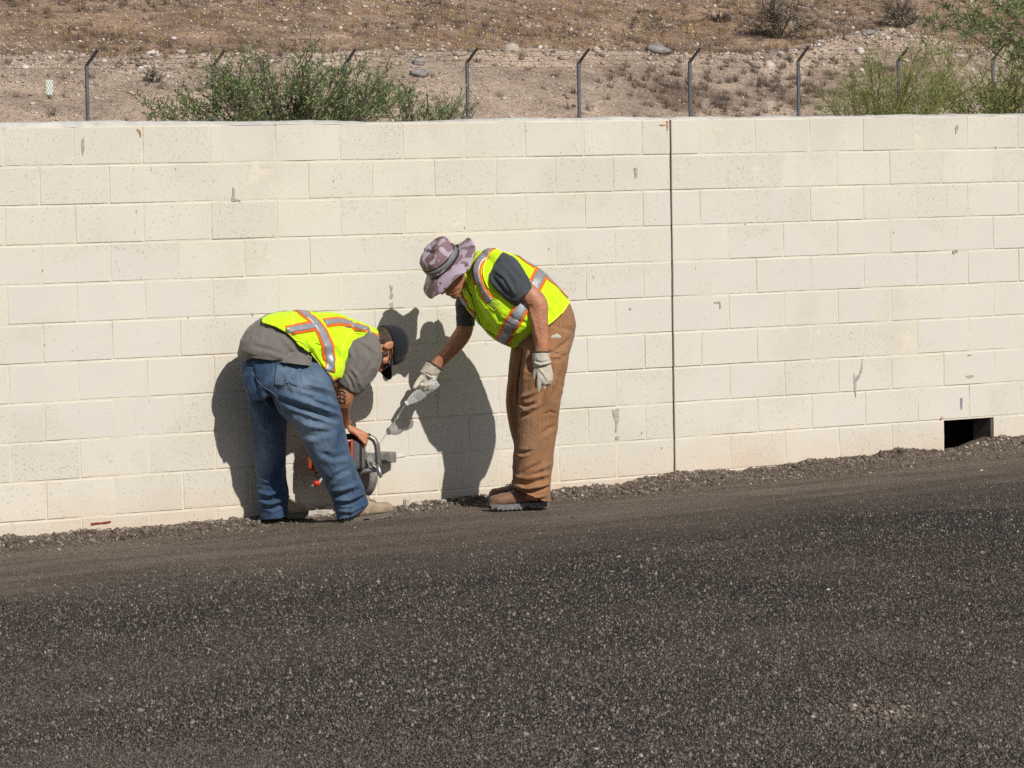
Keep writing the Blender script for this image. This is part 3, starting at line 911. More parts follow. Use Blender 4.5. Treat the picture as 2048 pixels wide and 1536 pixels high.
def spread_tips(outline, n, y0, dy, seed):
    """tips spread over pixel polygons, at distances y0 +- dy behind the wall"""
    r = np.random.default_rng(seed)
    out = []
    for (cx_, cy_, rx_, ry_, cnt) in outline:
        for i in range(cnt):
            a, q = r.uniform(0, 2 * math.pi), math.sqrt(r.uniform(0, 1))
            out.append(at_y(cx_ + rx_ * q * math.cos(a), cy_ + ry_ * q * math.sin(a), y0 + r.uniform(-dy, dy)))
    return out
BY = 25.0
def low_hill(y): return 1.0 + 0.5 * y / 53.0
def veg_base(px, y):
    q = at_y(px, 300, y); return (q[0], q[1], low_hill(y) - 0.05)
blobs = [(455, 145, 60, 40, 9), (415, 190, 70, 28, 7), (530, 140, 40, 32, 4), (600, 128, 50, 36, 8), (650, 158, 55, 46, 12), (745, 145, 60, 50, 8), (690, 205, 110, 28, 9), (560, 165, 70, 42, 7), (790, 185, 60, 35, 5), (510, 218, 130, 18, 9), (350, 222, 62, 18, 7)]
plant('green_bush', 'wide leafy green bush rising above the wall left of the hat', 'bush', veg_base(590, BY), spread_tips(blobs, 0, BY, 0.9, 80), None, M_bark, M_leaf, 81, sub=3.9, subl=0.40, leaves=14, lsize=(0.0075, 0.070), up=1.0)
plant('green_bush', 'low sparse green bush peeking over the wall beside the fourth post', 'bush', veg_base(845, BY + 1), spread_tips([(840, 205, 85, 25, 16), (812, 180, 22, 18, 4), (925, 215, 30, 18, 6)], 0, BY + 1, 0.6, 82), None, M_bark, M_leaf, 83, sub=4.5, subl=0.30, leaves=11, lsize=(0.008, 0.058), up=1.0)
PY = 21.0
plant('palo_verde', 'airy yellow-green palo verde behind the wall at the right', 'tree', veg_base(1760, PY), spread_tips([(1745, 165, 90, 45, 11), (1720, 205, 100, 28, 13), (1860, 185, 80, 45, 10), (1800, 110, 90, 55, 6), (1920, 110, 70, 60, 6)], 0, PY, 0.9, 84), None, M_pvbark, M_leaf2, 85, sub=4.6, subl=0.46, leaves=17, lsize=(0.0035, 0.075), up=0.8, twig=0.003)
plant('green_shrub', 'dense green shrub behind the wall at the right edge', 'shrub', veg_base(2010, PY + 1), spread_tips([(2010, 175, 70, 45, 13), (1950, 200, 70, 30, 12), (2050, 130, 30, 40, 5)], 0, PY + 1, 0.8, 86), None, M_bark, M_leaf2, 87, sub=5, subl=0.36, leaves=16, lsize=(0.006, 0.075), up=0.9)
# limb hanging into the top right corner
hb = at_y(2420, 120, 13.0)
tips = [at_y(px, py, 13.0 + d_) for (px, py, d_) in ((1880, 8, 0), (1850, 40, 0.3), (1930, 30, 0.2), (1975, 50, -0.2), (2010, 25, 0.1), (2030, 70, 0.0), (1905, -10, -0.2), (1960, -15, 0.3), (2040, -5, -0.3), (2060, 45, 0.2), (2000, -30, 0.0), (1990, 75, 0.2))]
plant('overhanging_tree', 'tree with drooping green leaves hanging into the top right corner', 'tree', (hb[0], hb[1], low_hill(13) - 0.1), tips, None, M_bark, M_leaf, 88, sub=2.0, subl=0.20, leaves=15, lsize=(0.0055, 0.080), droop=0.35, up=1.6, r0=0.014, wig=0.04, fmin=0.80)
# grey shrubs on the upper hill
for (px, py, w_, h_, lb, sd, mt) in (
        (1560, 78, 80, 85, 'large grey leafless shrub on the upper hillside', 90, M_leaf3),
        (1800, 56, 50, 60, 'grey twiggy shrub on the upper hillside near the right edge', 91, M_leaf3),
        (305, 165, 22, 32, 'small grey dead shrub in the bank left of the green bush', 92, M_leaf3),
        (1440, 45, 28, 22, 'dark brown twigs standing in for the shadow beside the large grey shrub', 93, M_brn)):  # shadow left of the grey shrub, put in as dark brown twigs
    q = hill_hit(px, py)
    dd = depth_of(q)
    r = np.random.default_rng(sd)
    tips = []
    for i in range(22 if h_ > 40 else 14):
        a = r.uniform(-1.25, 1.25); l_ = r.uniform(0.55, 1.0)
        tips.append(P(px + w_ * math.sin(a) * l_, py - h_ * math.cos(a) * l_, dd) + FWD * r.uniform(-0.5, 0.5) * w_ * dd / FPX)
    plant('dry_shrub', lb, 'shrub', (q[0], q[1], q[2] - 0.03), tips, None, M_bark if mt is M_leaf3 else M_brn, mt, sd + 100, sub=7, subl=0.45 * h_ / 80, leaves=9, lsize=(0.008, 0.07), up=0.9, twig=0.007, r0=0.02)

# ================================================================== PEOPLE: tools
def tube(secs, n=24, power=2.0, steps=3, rot=0.0):
    """closed loft through sections (px, py, distance, half width in px, half depth in m), seen from the camera's side"""
    S = np.array([s[:5] for s in secs], float)
    m_ = len(S)
    # smooth (Catmull-Rom) resampling
    out = []
    for i in range(m_ - 1):
        p0, p1, p2, p3 = S[max(i - 1, 0)], S[i], S[i + 1], S[min(i + 2, m_ - 1)]
        for s in range(steps):
            t = s / steps
            out.append(0.5 * ((2 * p1) + (-p0 + p2) * t + (2 * p0 - 5 * p1 + 4 * p2 - p3) * t * t + (-p0 + 3 * p1 - 3 * p2 + p3) * t ** 3))
    out.append(S[-1])
    S = np.array(out)
    tg = np.gradient(S[:, :2], axis=0)
    tg /= np.linalg.norm(tg, axis=1, keepdims=True) + 1e-9
    V = []
    th = np.linspace(0, 2 * math.pi, n, endpoint=False)
    cc, ss = np.cos(th), np.sin(th)
    cc = np.sign(cc) * np.abs(cc) ** (2 / power); ss = np.sign(ss) * np.abs(ss) ** (2 / power)
    for (px, py, d, a, b), (tx, ty) in zip(S, tg):
        c = P(px, py, d)
        nx, ny = -ty, tx
        N = RIGHT * nx - UP * ny
        am = a * d / FPX
        cr_, sr_ = math.cos(rot), math.sin(rot)
        if rot:
            am = max(am - 0.62 * sr_ * b, 0.4 * am) / cr_
        e1 = N * cr_ + FWD * sr_; e2 = FWD * cr_ - N * sr_
        for q in range(n):
            V.append(c + e1 * (am * cc[q]) + e2 * (b * ss[q]))
    F = []
    k_ = len(S)
    for i in range(k_ - 1):
        for q in range(n):
            q2 = (q + 1) % n
            F.append((i * n + q, i * n + q2, (i + 1) * n + q2, (i + 1) * n + q))
    V.append(P(*S[0, :3])); V.append(P(*S[-1, :3]))
    a, b = len(V) - 2, len(V) - 1
    for q in range(n):
        q2 = (q + 1) % n
        F.append((a, q2, q)); F.append((b, (k_ - 1) * n + q, (k_ - 1) * n + q2))
    return V, F

def tube3(pts, rad, n=12, flat=1.0, flat_dir=None, round_end=True):
    """closed tube through world points"""
    pts = [np.asarray(p, float) for p in pts]; rad = list(rad)
    if round_end:
        d = pts[-1] - pts[-2]; d /= np.linalg.norm(d) + 1e-9
        pts = pts + [pts[-1] + d * rad[-1] * 0.55, pts[-1] + d * rad[-1] * 0.9]; rad = rad + [rad[-1] * 0.82, rad[-1] * 0.4]
        d0 = pts[0] - pts[1]; d0 /= np.linalg.norm(d0) + 1e-9
        pts = [pts[0] + d0 * rad[0] * 0.8, pts[0] + d0 * rad[0] * 0.5] + pts; rad = [rad[0] * 0.4, rad[0] * 0.82] + rad
    pts = np.array(pts)
    tan = np.gradient(pts, axis=0); tan /= np.linalg.norm(tan, axis=1, keepdims=True) + 1e-9
    ref = np.asarray(flat_dir if flat_dir is not None else (FWD if abs(tan[len(tan) // 2] @ FWD) < 0.9 else UP), float)
    V, F = [], []
    k_ = len(pts)
    for i in range(k_):
        e1 = ref - tan[i] * (ref @ tan[i]); e1 /= np.linalg.norm(e1) + 1e-9
        e2 = np.cross(tan[i], e1)
        for q in range(n):
            a = 2 * math.pi * q / n
            V.append(pts[i] + rad[i] * (math.cos(a) * e1 * flat + math.sin(a) * e2))
    for i in range(k_ - 1):
        for q in range(n):
            q2 = (q + 1) % n
            F.append((i * n + q, i * n + q2, (i + 1) * n + q2, (i + 1) * n + q))
    F.append(tuple(range(n))[::-1]); F.append(tuple((k_ - 1) * n + q for q in range(n)))
    return V, F

SPH = None
def ell(c, ax, rad):
    """ellipsoid: centre, 3 axis vectors, 3 radii"""
    global SPH
    if SPH is None:
        bm = bmesh.new(); bmesh.ops.create_icosphere(bm, subdivisions=3, radius=1.0)
        SPH = (np.array([v.co[:] for v in bm.verts]), [tuple(v.index for v in f.verts) for f in bm.faces]); bm.free()
    A = np.array([np.asarray(a) * r for a, r in zip(ax, rad)])
    return list(SPH[0] @ A + np.asarray(c)), SPH[1]

def join(parts):
    V, F = [], []
    for v, f in parts:
        b = len(V); V += [tuple(map(float, q)) for q in v]; F += [tuple(i + b for i in q) for q in f]
    return V, F

def solid(parts, voxel=0.006, smooth=4, fac=0.5):
    """union of closed shapes as one continuous surface -> V, F(quads), N"""
    V, F = join(parts)
    me = bpy.data.meshes.new('tmp'); me.from_pydata(V, [], F); me.update()
    bm = bmesh.new(); bm.from_mesh(me); bmesh.ops.recalc_face_normals(bm, faces=bm.faces); bm.to_mesh(me); bm.free()
    o = bpy.data.objects.new('tmp', me); COL.objects.link(o)
    md = o.modifiers.new('r', 'REMESH'); md.mode = 'VOXEL'; md.voxel_size = voxel; md.adaptivity = 0.0
    if smooth:
        sm = o.modifiers.new('s', 'SMOOTH'); sm.factor = fac; sm.iterations = smooth
    dg = bpy.context.evaluated_depsgraph_get()
    ev = o.evaluated_get(dg)
    m2 = bpy.data.meshes.new_from_object(ev)
    nv = len(m2.vertices)
    A = np.empty(nv * 3, np.float32); m2.vertices.foreach_get('co', A); A = A.reshape(-1, 3).astype(float)
    B = np.empty(len(m2.loops), np.int32); m2.loops.foreach_get('vertex_index', B)
    B = B.reshape(-1, 4)
    bpy.data.objects.remove(o); bpy.data.meshes.remove(me); bpy.data.meshes.remove(m2)
    return A, B

def normals(V, F):
    a, b, c, d = (V[F[:, i]] for i in range(4))
    fn = np.cross(c - a, d - b)
    N = np.zeros_like(V)
    for i in range(4):
        np.add.at(N, F[:, i], fn)
    return N / (np.linalg.norm(N, axis=1, keepdims=True) + 1e-12)

def poly_dist(q, pts):
    """distance in px and parameter 0..1 along a polyline"""
    pts = np.asarray(pts, float)
    seg = np.linalg.norm(np.diff(pts, axis=0), axis=1); cum = np.concatenate([[0], np.cumsum(seg)])
    best = np.full(len(q), 1e9); par = np.zeros(len(q)); side = np.zeros(len(q))
    for i in range(len(pts) - 1):
        a, b = pts[i], pts[i + 1]; ab = b - a
        t = np.clip(((q - a) @ ab) / (ab @ ab + 1e-9), 0, 1)
        dv = q - (a + t[:, None] * ab)
        dd = np.linalg.norm(dv, axis=1)
        u = dd < best
        best[u] = dd[u]; par[u] = (cum[i] + t[u] * seg[i]) / cum[-1]
        cr = ab[0] * dv[:, 1] - ab[1] * dv[:, 0]
        side[u] = np.sign(cr[u])
    return best, par, side

FOLD_GAIN = 1.35
def apply_folds(V, F, folds):
    N = normals(V, F)
    q = to_px(V)[:, :2]
    face = np.clip((N @ (-FWD)) * 1.8 + 0.25, 0, 1)
    disp = np.zeros(len(V))
    for pts, amp, w in folds:
        pa = np.asarray(pts, float)
        lo, hi = pa.min(0) - 4 * w, pa.max(0) + 4 * w
        idx = np.where((q[:, 0] > lo[0]) & (q[:, 0] < hi[0]) & (q[:, 1] > lo[1]) & (q[:, 1] < hi[1]))[0]
        if len(idx) == 0:
            continue
        d, t, sd = poly_dist(q[idx], pts)
        # a fold: sharp crease on one side, rounded ridge on the other
        x_ = d * sd / (w * 0.85)
        prof = np.exp(-x_ ** 2) - 0.55 * np.exp(-((x_ - 1.3) / 0.9) ** 2) - 0.25 * np.exp(-((x_ + 1.5) / 1.1) ** 2)
        disp[idx] += FOLD_GAIN * amp * prof * np.sqrt(np.clip(np.sin(math.pi * np.clip(t, 0.02, 0.98)), 0, 1)) * face[idx]
    return V + N * disp[:, None]

def rough_cloth(V, F, amp=0.003, scale=14.0, seed=0, stretch=(1, 1, 1), ridged=True):
    N = normals(V, F)
    C = V * np.array(stretch) * scale
    n1 = vnoise(C[:, 0] + 1.5 * vnoise(C[:, 1] * 0.5, C[:, 2] * 0.5, seed=seed + 9), C[:, 1], C[:, 2], seed)
    if ridged:
        n1 = 1.6 * (1 - np.abs(n1)) ** 3 - 0.6
    n2 = vnoise(C[:, 0] * 2.3, C[:, 1] * 2.3, C[:, 2] * 2.3, seed + 3)
    return V + N * (amp * (n1 * 0.8 + 0.35 * n2))[:, None]

def mesh_from(name, V, F, mat, parent, thick=None):
    o = big_mesh(name, V, F, mat, parent, smooth=True)
    if thick:
        md = o.modifiers.new('thickness', 'SOLIDIFY'); md.thickness = thick; md.offset = -1.0
    return o

def inside_poly(q, poly):
    x, y = q[:, 0], q[:, 1]
    c = np.zeros(len(q), bool)
    n = len(poly)
    for i in range(n):
        x1, y1 = poly[i]; x2, y2 = poly[(i + 1) % n]
        k_ = ((y1 > y) != (y2 > y)) & (x < (x2 - x1) * (y - y1) / (y2 - y1 + 1e-12) + x1)
        c ^= k_
    return c

def clip_to(V, F, poly):
    """keep the part of a surface inside an outline; the cut edge is pulled onto the outline"""
    q = to_px(V)
    ins = inside_poly(q[:, :2], poly)
    keep = ins[F].any(1)
    F = F[keep]
    used = np.unique(F)
    out = used[~ins[used]]
    pl = np.asarray(list(poly) + [poly[0]], float)
    pt = q[out, :2]
    best = np.full(len(out), 1e9); tgt = pt.copy()
    for i in range(len(pl) - 1):
        a, b = pl[i], pl[i + 1]; ab = b - a
        t = np.clip(((pt - a) @ ab) / (ab @ ab + 1e-9), 0, 1)
        cpt = a + t[:, None] * ab
        dd = np.linalg.norm(pt - cpt, axis=1)
        u = dd < best
        best[u] = dd[u]; tgt[u] = cpt[u]
    V = V.copy()
    for j, vi in enumerate(out):
        V[vi] = P(tgt[j, 0], tgt[j, 1], q[vi, 2])
    remap = -np.ones(len(V), int); remap[used] = np.arange(len(used))
    return V[used], remap[F]

def bvh_of(V, F):
    return BVHTree.FromPolygons([tuple(v) for v in V], [tuple(int(i) for i in f) for f in F])

def on_surface(bvh, px, py, d=None):
    r = RIGHT * ((px - 1024.0) / FPX) + UP * ((768.0 - py) / FPX) + FWD
    if d is None:
        h = bvh.ray_cast(Vector(CAM), Vector(r).normalized())
        if h[0] is not None:
            return np.array(h[0][:])
        d = 21.5
    h = bvh.find_nearest(Vector(P(px, py, d)))
    return np.array(h[0][:])

def strip(name, bvh, guide, width, off, mat, parent, cols=5, step=0.007):
    """tape laid on a surface along a guide of pixels (px, py[, distance])"""
    g = np.array([on_surface(bvh, *p) for p in guide])
    # smooth resample
    seg = np.linalg.norm(np.diff(g, axis=0), axis=1); cum = np.concatenate([[0], np.cumsum(seg)])
    m_ = max(4, int(cum[-1] / step))
    t = np.linspace(0, cum[-1], m_)
    C = np.stack([np.interp(t, cum, g[:, i]) for i in range(3)], -1)
    for _ in range(6):
        C[1:-1] = 0.5 * C[1:-1] + 0.25 * (C[:-2] + C[2:])
    pos, nor = [], []
    for c in C:
        h = bvh.find_nearest(Vector(c)); pos.append(h[0][:]); nor.append(h[1][:])
    pos, nor = np.array(pos), np.array(nor)
    for _ in range(5):
        nor[1:-1] = nor[1:-1] * 0.5 + 0.25 * (nor[:-2] + nor[2:])
    nor /= np.linalg.norm(nor, axis=1, keepdims=True)
    tan = np.gradient(pos, axis=0); tan /= np.linalg.norm(tan, axis=1, keepdims=True) + 1e-9
    sd = np.cross(nor, tan); sd /= np.linalg.norm(sd, axis=1, keepdims=True) + 1e-9
    V = []
    for i in range(m_):
        for j in range(cols):
            s = (j / (cols - 1) - 0.5) * width
            p_ = pos[i] + sd[i] * s
            h = bvh.find_nearest(Vector(p_))
            hp, hn = np.array(h[0][:]), np.array(h[1][:])
            if hn @ nor[i] < 0: hn = -hn
            V.append(hp + hn * off)
    F = grid_faces(m_, cols)
    o = big_mesh(name, np.array(V), F, mat, parent, smooth=True)
    md = o.modifiers.new('thickness', 'SOLIDIFY'); md.thickness = 0.0012; md.offset = 0
    return o

def tape(bvh, guide, parent, w=0.066, sil=0.044, off=0.004):
    a = strip('orange_border', bvh, guide, w, off, M_orange, parent)
    b = strip('reflective_stripe', bvh, guide, sil, off + 0.0026, M_silver, parent)
    return a, b

def piping(name, bvh, guide, rad, mat, parent, off=0.002):
    g = np.array([on_surface(bvh, *p) for p in guide])
    seg = np.linalg.norm(np.diff(g, axis=0), axis=1); cum = np.concatenate([[0], np.cumsum(seg)])
    t = np.linspace(0, cum[-1], max(4, int(cum[-1] / 0.008)))
    C = np.stack([np.interp(t, cum, g[:, i]) for i in range(3)], -1)
    for _ in range(3):
        C[1:-1] = 0.5 * C[1:-1] + 0.25 * (C[:-2] + C[2:])
    Q = []
    for c in C:
        h = bvh.find_nearest(Vector(c)); n_ = np.array(h[1][:])
        if n_ @ (-FWD) < -0.3: n_ = -n_
        Q.append(np.array(h[0][:]) + n_ * off)
    V, F = tube3(Q, [rad] * len(Q), 6, round_end=False)
    return mesh_obj(name, V, F, mat, parent, smooth=True)

def head_parts(c, r, f, u, s=1.0):
    c = np.asarray(c)
    ax = (r, f, u)
    E = lambda dr, df, du, a, b, d: ell(c + s * (r * dr + f * df + u * du), ax, (a * s, b * s, d * s))
    return [E(0, -0.012, 0.030, 0.076, 0.098, 0.093), E(0, 0.030, -0.035, 0.064, 0.066, 0.085), E(0, 0.008, -0.070, 0.057, 0.062, 0.045),
            E(0, 0.066, -0.104, 0.030, 0.026, 0.024), E(0, 0.045, -0.085, 0.045, 0.045, 0.035),
            E(0, 0.098, -0.010, 0.012, 0.018, 0.034), E(0, 0.110, -0.034, 0.015, 0.016, 0.013), E(0.010, 0.102, -0.037, 0.009, 0.012, 0.009), E(-0.010, 0.102, -0.037, 0.009, 0.012, 0.009),
            E(0.022, 0.082, 0.020, 0.028, 0.018, 0.013), E(-0.022, 0.082, 0.020, 0.028, 0.018, 0.013),
            E(0, 0.090, -0.064, 0.024, 0.014, 0.0065), E(0, 0.087, -0.077, 0.021, 0.014, 0.0075),
            E(0.045, 0.060, -0.028, 0.022, 0.024, 0.022), E(-0.045, 0.060, -0.028, 0.022, 0.024, 0.022),
            E(0.078, -0.016, -0.006, 0.010, 0.022, 0.034), E(-0.078, -0.016, -0.006, 0.010, 0.022, 0.034),
            E(0.083, -0.024, 0.004, 0.008, 0.016, 0.024), E(-0.083, -0.024, 0.004, 0.008, 0.016, 0.024)]

def hand_parts(w, a, n, s, curl=(0.5, 0.5, 0.4), rad=0.0115, scale=1.0, thumb=(0.6, 0.7, 0.3), spread=0.10, tcurl=0.5, fcurl=None):
    """w wrist, a along the hand, n the way the palm faces, s thumb side"""
    w, a, n, s = (np.asarray(x, float) for x in (w, a, n, s))
    a = a / np.linalg.norm(a); n = n - a * (n @ a); n /= np.linalg.norm(n); s0 = s; s = np.cross(a, n)
    if s @ s0 < 0: s = -s
    k_ = scale
    parts = [tube3([w - a * 0.02 * k_, w + a * 0.02 * k_, w + a * 0.055 * k_, w + a * 0.095 * k_], [0.030 * k_, 0.034 * k_, 0.041 * k_, 0.042 * k_], 16, flat=0.42, flat_dir=n, round_end=True)]
    parts.append(ell(w + k_ * (a * 0.035 + s * 0.024 + n * 0.010), (a, n, s), (0.032 * k_, 0.017 * k_, 0.018 * k_)))
    L = (0.078, 0.088, 0.082, 0.064)
    for i in range(4):
        off = (0.030 - 0.020 * i)
        root = w + k_ * (a * (0.090 - 0.004 * abs(i - 1)) + s * off)
        d = a + s * spread * (1.2 - 0.8 * i)
        d /= np.linalg.norm(d)
        ang = 0
        pts = [root - d * 0.015 * k_, root]
        p_ = root
        cu = fcurl[i] if fcurl else curl
        for j, fr in enumerate((0.46, 0.30, 0.24)):
            ang += cu[j]
            dd = d * math.cos(ang) + n * math.sin(ang)
            p_ = p_ + dd * L[i] * fr * k_
            pts.append(p_)
        r_ = rad * k_ * (1.0 if i < 3 else 0.88)
        parts.append(tube3(pts, [r_ * 1.05, r_ * 1.08, r_, r_ * 0.95, r_ * 0.82], 10))
    td = a * thumb[0] + s * thumb[1] + n * thumb[2]; td /= np.linalg.norm(td)
    t0 = w + k_ * (a * 0.028 + s * 0.026 + n * 0.006)
    t1 = t0 + td * 0.042 * k_
    t2d = td + (n * 0.8 + a * 0.5 - s * 0.4) * tcurl; t2d /= np.linalg.norm(t2d)
    t2 = t1 + t2d * 0.032 * k_
    t3 = t2 + t2d * 0.024 * k_
    parts.append(tube3([t0, t1, t2, t3], [rad * 1.35 * k_, rad * 1.2 * k_, rad * 1.1 * k_, rad * 0.9 * k_], 10))
    return parts

def hexm(name, r, g, b, **kw):
    return simple(name, srgb(r, g, b), **kw)

# ------------------------------------------------------------------ clothing materials
def cloth_mat(name, col, var=0.15, weave=900, rough=0.85, bump=0.25, blotch=9, spec=0.15, fade=None, fade_amt=0.5):
    q = NT(name, rough, spec)
    c = q.ramp(q.noise(blotch, 5, 0.6), [(0.3, tuple(x * (1 - var) for x in col)), (0.7, tuple(min(1, x * (1 + var)) for x in col))])
    if fade is not None:
        c = q.mix(q.math('MULTIPLY', q.attr('fade'), q.rng(q.noise(35, 4, 0.7), 0.3, 0.7, fade_amt * 0.6, fade_amt)), c, fade)
    q.color(c)
    b1 = q.bump(q.noise(40, 4, 0.6), 0.35, 0.010)
    q.bump(q.noise(weave, 2), bump, 0.002, prev=b1)
    q.b.inputs['Sheen Weight'].default_value = 0.15
    return q.m
M_lime = cloth_mat('lime_vest_mesh', (0.56, 0.85, 0.012), 0.10, 700, 0.75, blotch=16)
M_lime_trim = cloth_mat('yellow_binding', (0.80, 0.92, 0.06), 0.04)
M_orange = cloth_mat('orange_trim', (0.92, 0.16, 0.015), 0.06)
k = NT('silver_reflective_tape', 0.42, 0.5)
k.color(k.ramp(k.noise(60, 3), [(0.3, (0.27, 0.27, 0.285)), (0.7, (0.36, 0.36, 0.375))]))
k.b.inputs['Metallic'].default_value = 0.25
k.bump(k.noise(90, 3), 0.25, 0.004)
M_silver = k.m
M_tee_dark = cloth_mat('dark_grey_tee', (0.060, 0.066, 0.074), 0.12)
M_tee_grey = cloth_mat('grey_brown_tee', (0.165, 0.150, 0.135), 0.10)
M_duck = cloth_mat('brown_duck_canvas', (0.285, 0.140, 0.064), 0.18, 500, fade=(0.37, 0.235, 0.140), fade_amt=0.55)
M_denim = cloth_mat('blue_denim', (0.026, 0.056, 0.112), 0.30, 600, fade=(0.22, 0.30, 0.39), fade_amt=0.90, blotch=22)
M_glove = cloth_mat('pale_leather_glove', (0.50, 0.455, 0.375), 0.14, 300, 0.75, blotch=30)
M_cuff = cloth_mat('dark_glove_cuff', (0.06, 0.05, 0.045), 0.2)
M_stitch = cloth_mat('tan_thread', (0.34, 0.24, 0.14), 0.2)
def skin_mat(name, c1, c2):
    q = NT(name, 0.5, 0.4)
    c = q.ramp(q.noise(22, 5, 0.65), [(0.3, c1), (0.7, c2)])
    q.color(q.mix(q.rng(q.noise(160, 3, 0.7), 0.55, 0.75, 0, 0.35), c, tuple(x * 0.6 for x in c1)))
    q.bump(q.noise(130, 4, 0.6), 0.3, 0.004)
    return q.m
M_skinA = skin_mat('weathered_skin', (0.37, 0.155, 0.085), (0.50, 0.235, 0.140))
M_skinB = skin_mat('tanned_skin', (0.40, 0.165, 0.080), (0.53, 0.240, 0.130))
k = NT('mauve_camouflage', 0.75, 0.2)
co = k.mapped((1, 1, 1))
f1 = k.noise(15, 1.5, 0.4, dist=0.8); f2 = k.noise(12, 1.5, 0.4, co=k.mapped((1, 1, 1), (0.7, 0.3, 1.0)), dist=0.8)
c = k.ramp(f1, [(0.0, (0.230, 0.150, 0.160)), (0.485, (0.230, 0.150, 0.160)), (0.50, (0.430, 0.355, 0.430)), (1, (0.43, 0.35, 0.42))])
c = k.mix(k.rng(f2, 0.615, 0.63), c, (0.165, 0.095, 0.095))
k.color(c)
k.bump(k.noise(500, 2), 0.2, 0.002)
M_camo = k.m
M_band = cloth_mat('grey_hat_band', (0.17, 0.185, 0.19), 0.2)
M_hatdark = cloth_mat('dark_hat_webbing', (0.028, 0.020, 0.019), 0.2)
M_black = cloth_mat('black_cap_cloth', (0.014, 0.015, 0.018), 0.2)
M_lens = simple('dark_lens', (0.01, 0.01, 0.012), 0.1, 0.6, 0.1, 10)
k = NT('brown_hair', 0.6, 0.3)
k.color(k.ramp(k.noise(60, 4, 0.7, co=k.mapped((1, 1, 3))), [(0.3, (0.022, 0.014, 0.009)), (0.6, (0.075, 0.048, 0.030)), (0.8, (0.16, 0.115, 0.075))]))
k.bump(k.noise(260, 3), 0.6, 0.004)
M_hair = k.m
M_bootA = cloth_mat('brown_boot_leather', (0.185, 0.095, 0.058), 0.25, 120, 0.6, blotch=25, spec=0.3)
M_bootB = cloth_mat('dusty_tan_boot_leather', (0.33, 0.25, 0.165), 0.25, 120, 0.75, blotch=25)
M_sole = simple('grey_rubber_sole', (0.17, 0.165, 0.16), 0.85, 0.2, 0.25, 60, 0.4)
M_soleB = simple('dusty_rubber_sole', (0.14, 0.12, 0.10), 0.9, 0.2, 0.25, 60, 0.4)
M_lace = simple('dark_boot_lace', (0.07, 0.045, 0.03), 0.8)

def set_fade(o, V, fn):
    at = o.data.attributes.new('fade', 'FLOAT', 'POINT')
    at.data.foreach_set('value', np.clip(fn(to_px(V), V), 0, 1).astype(np.float32))

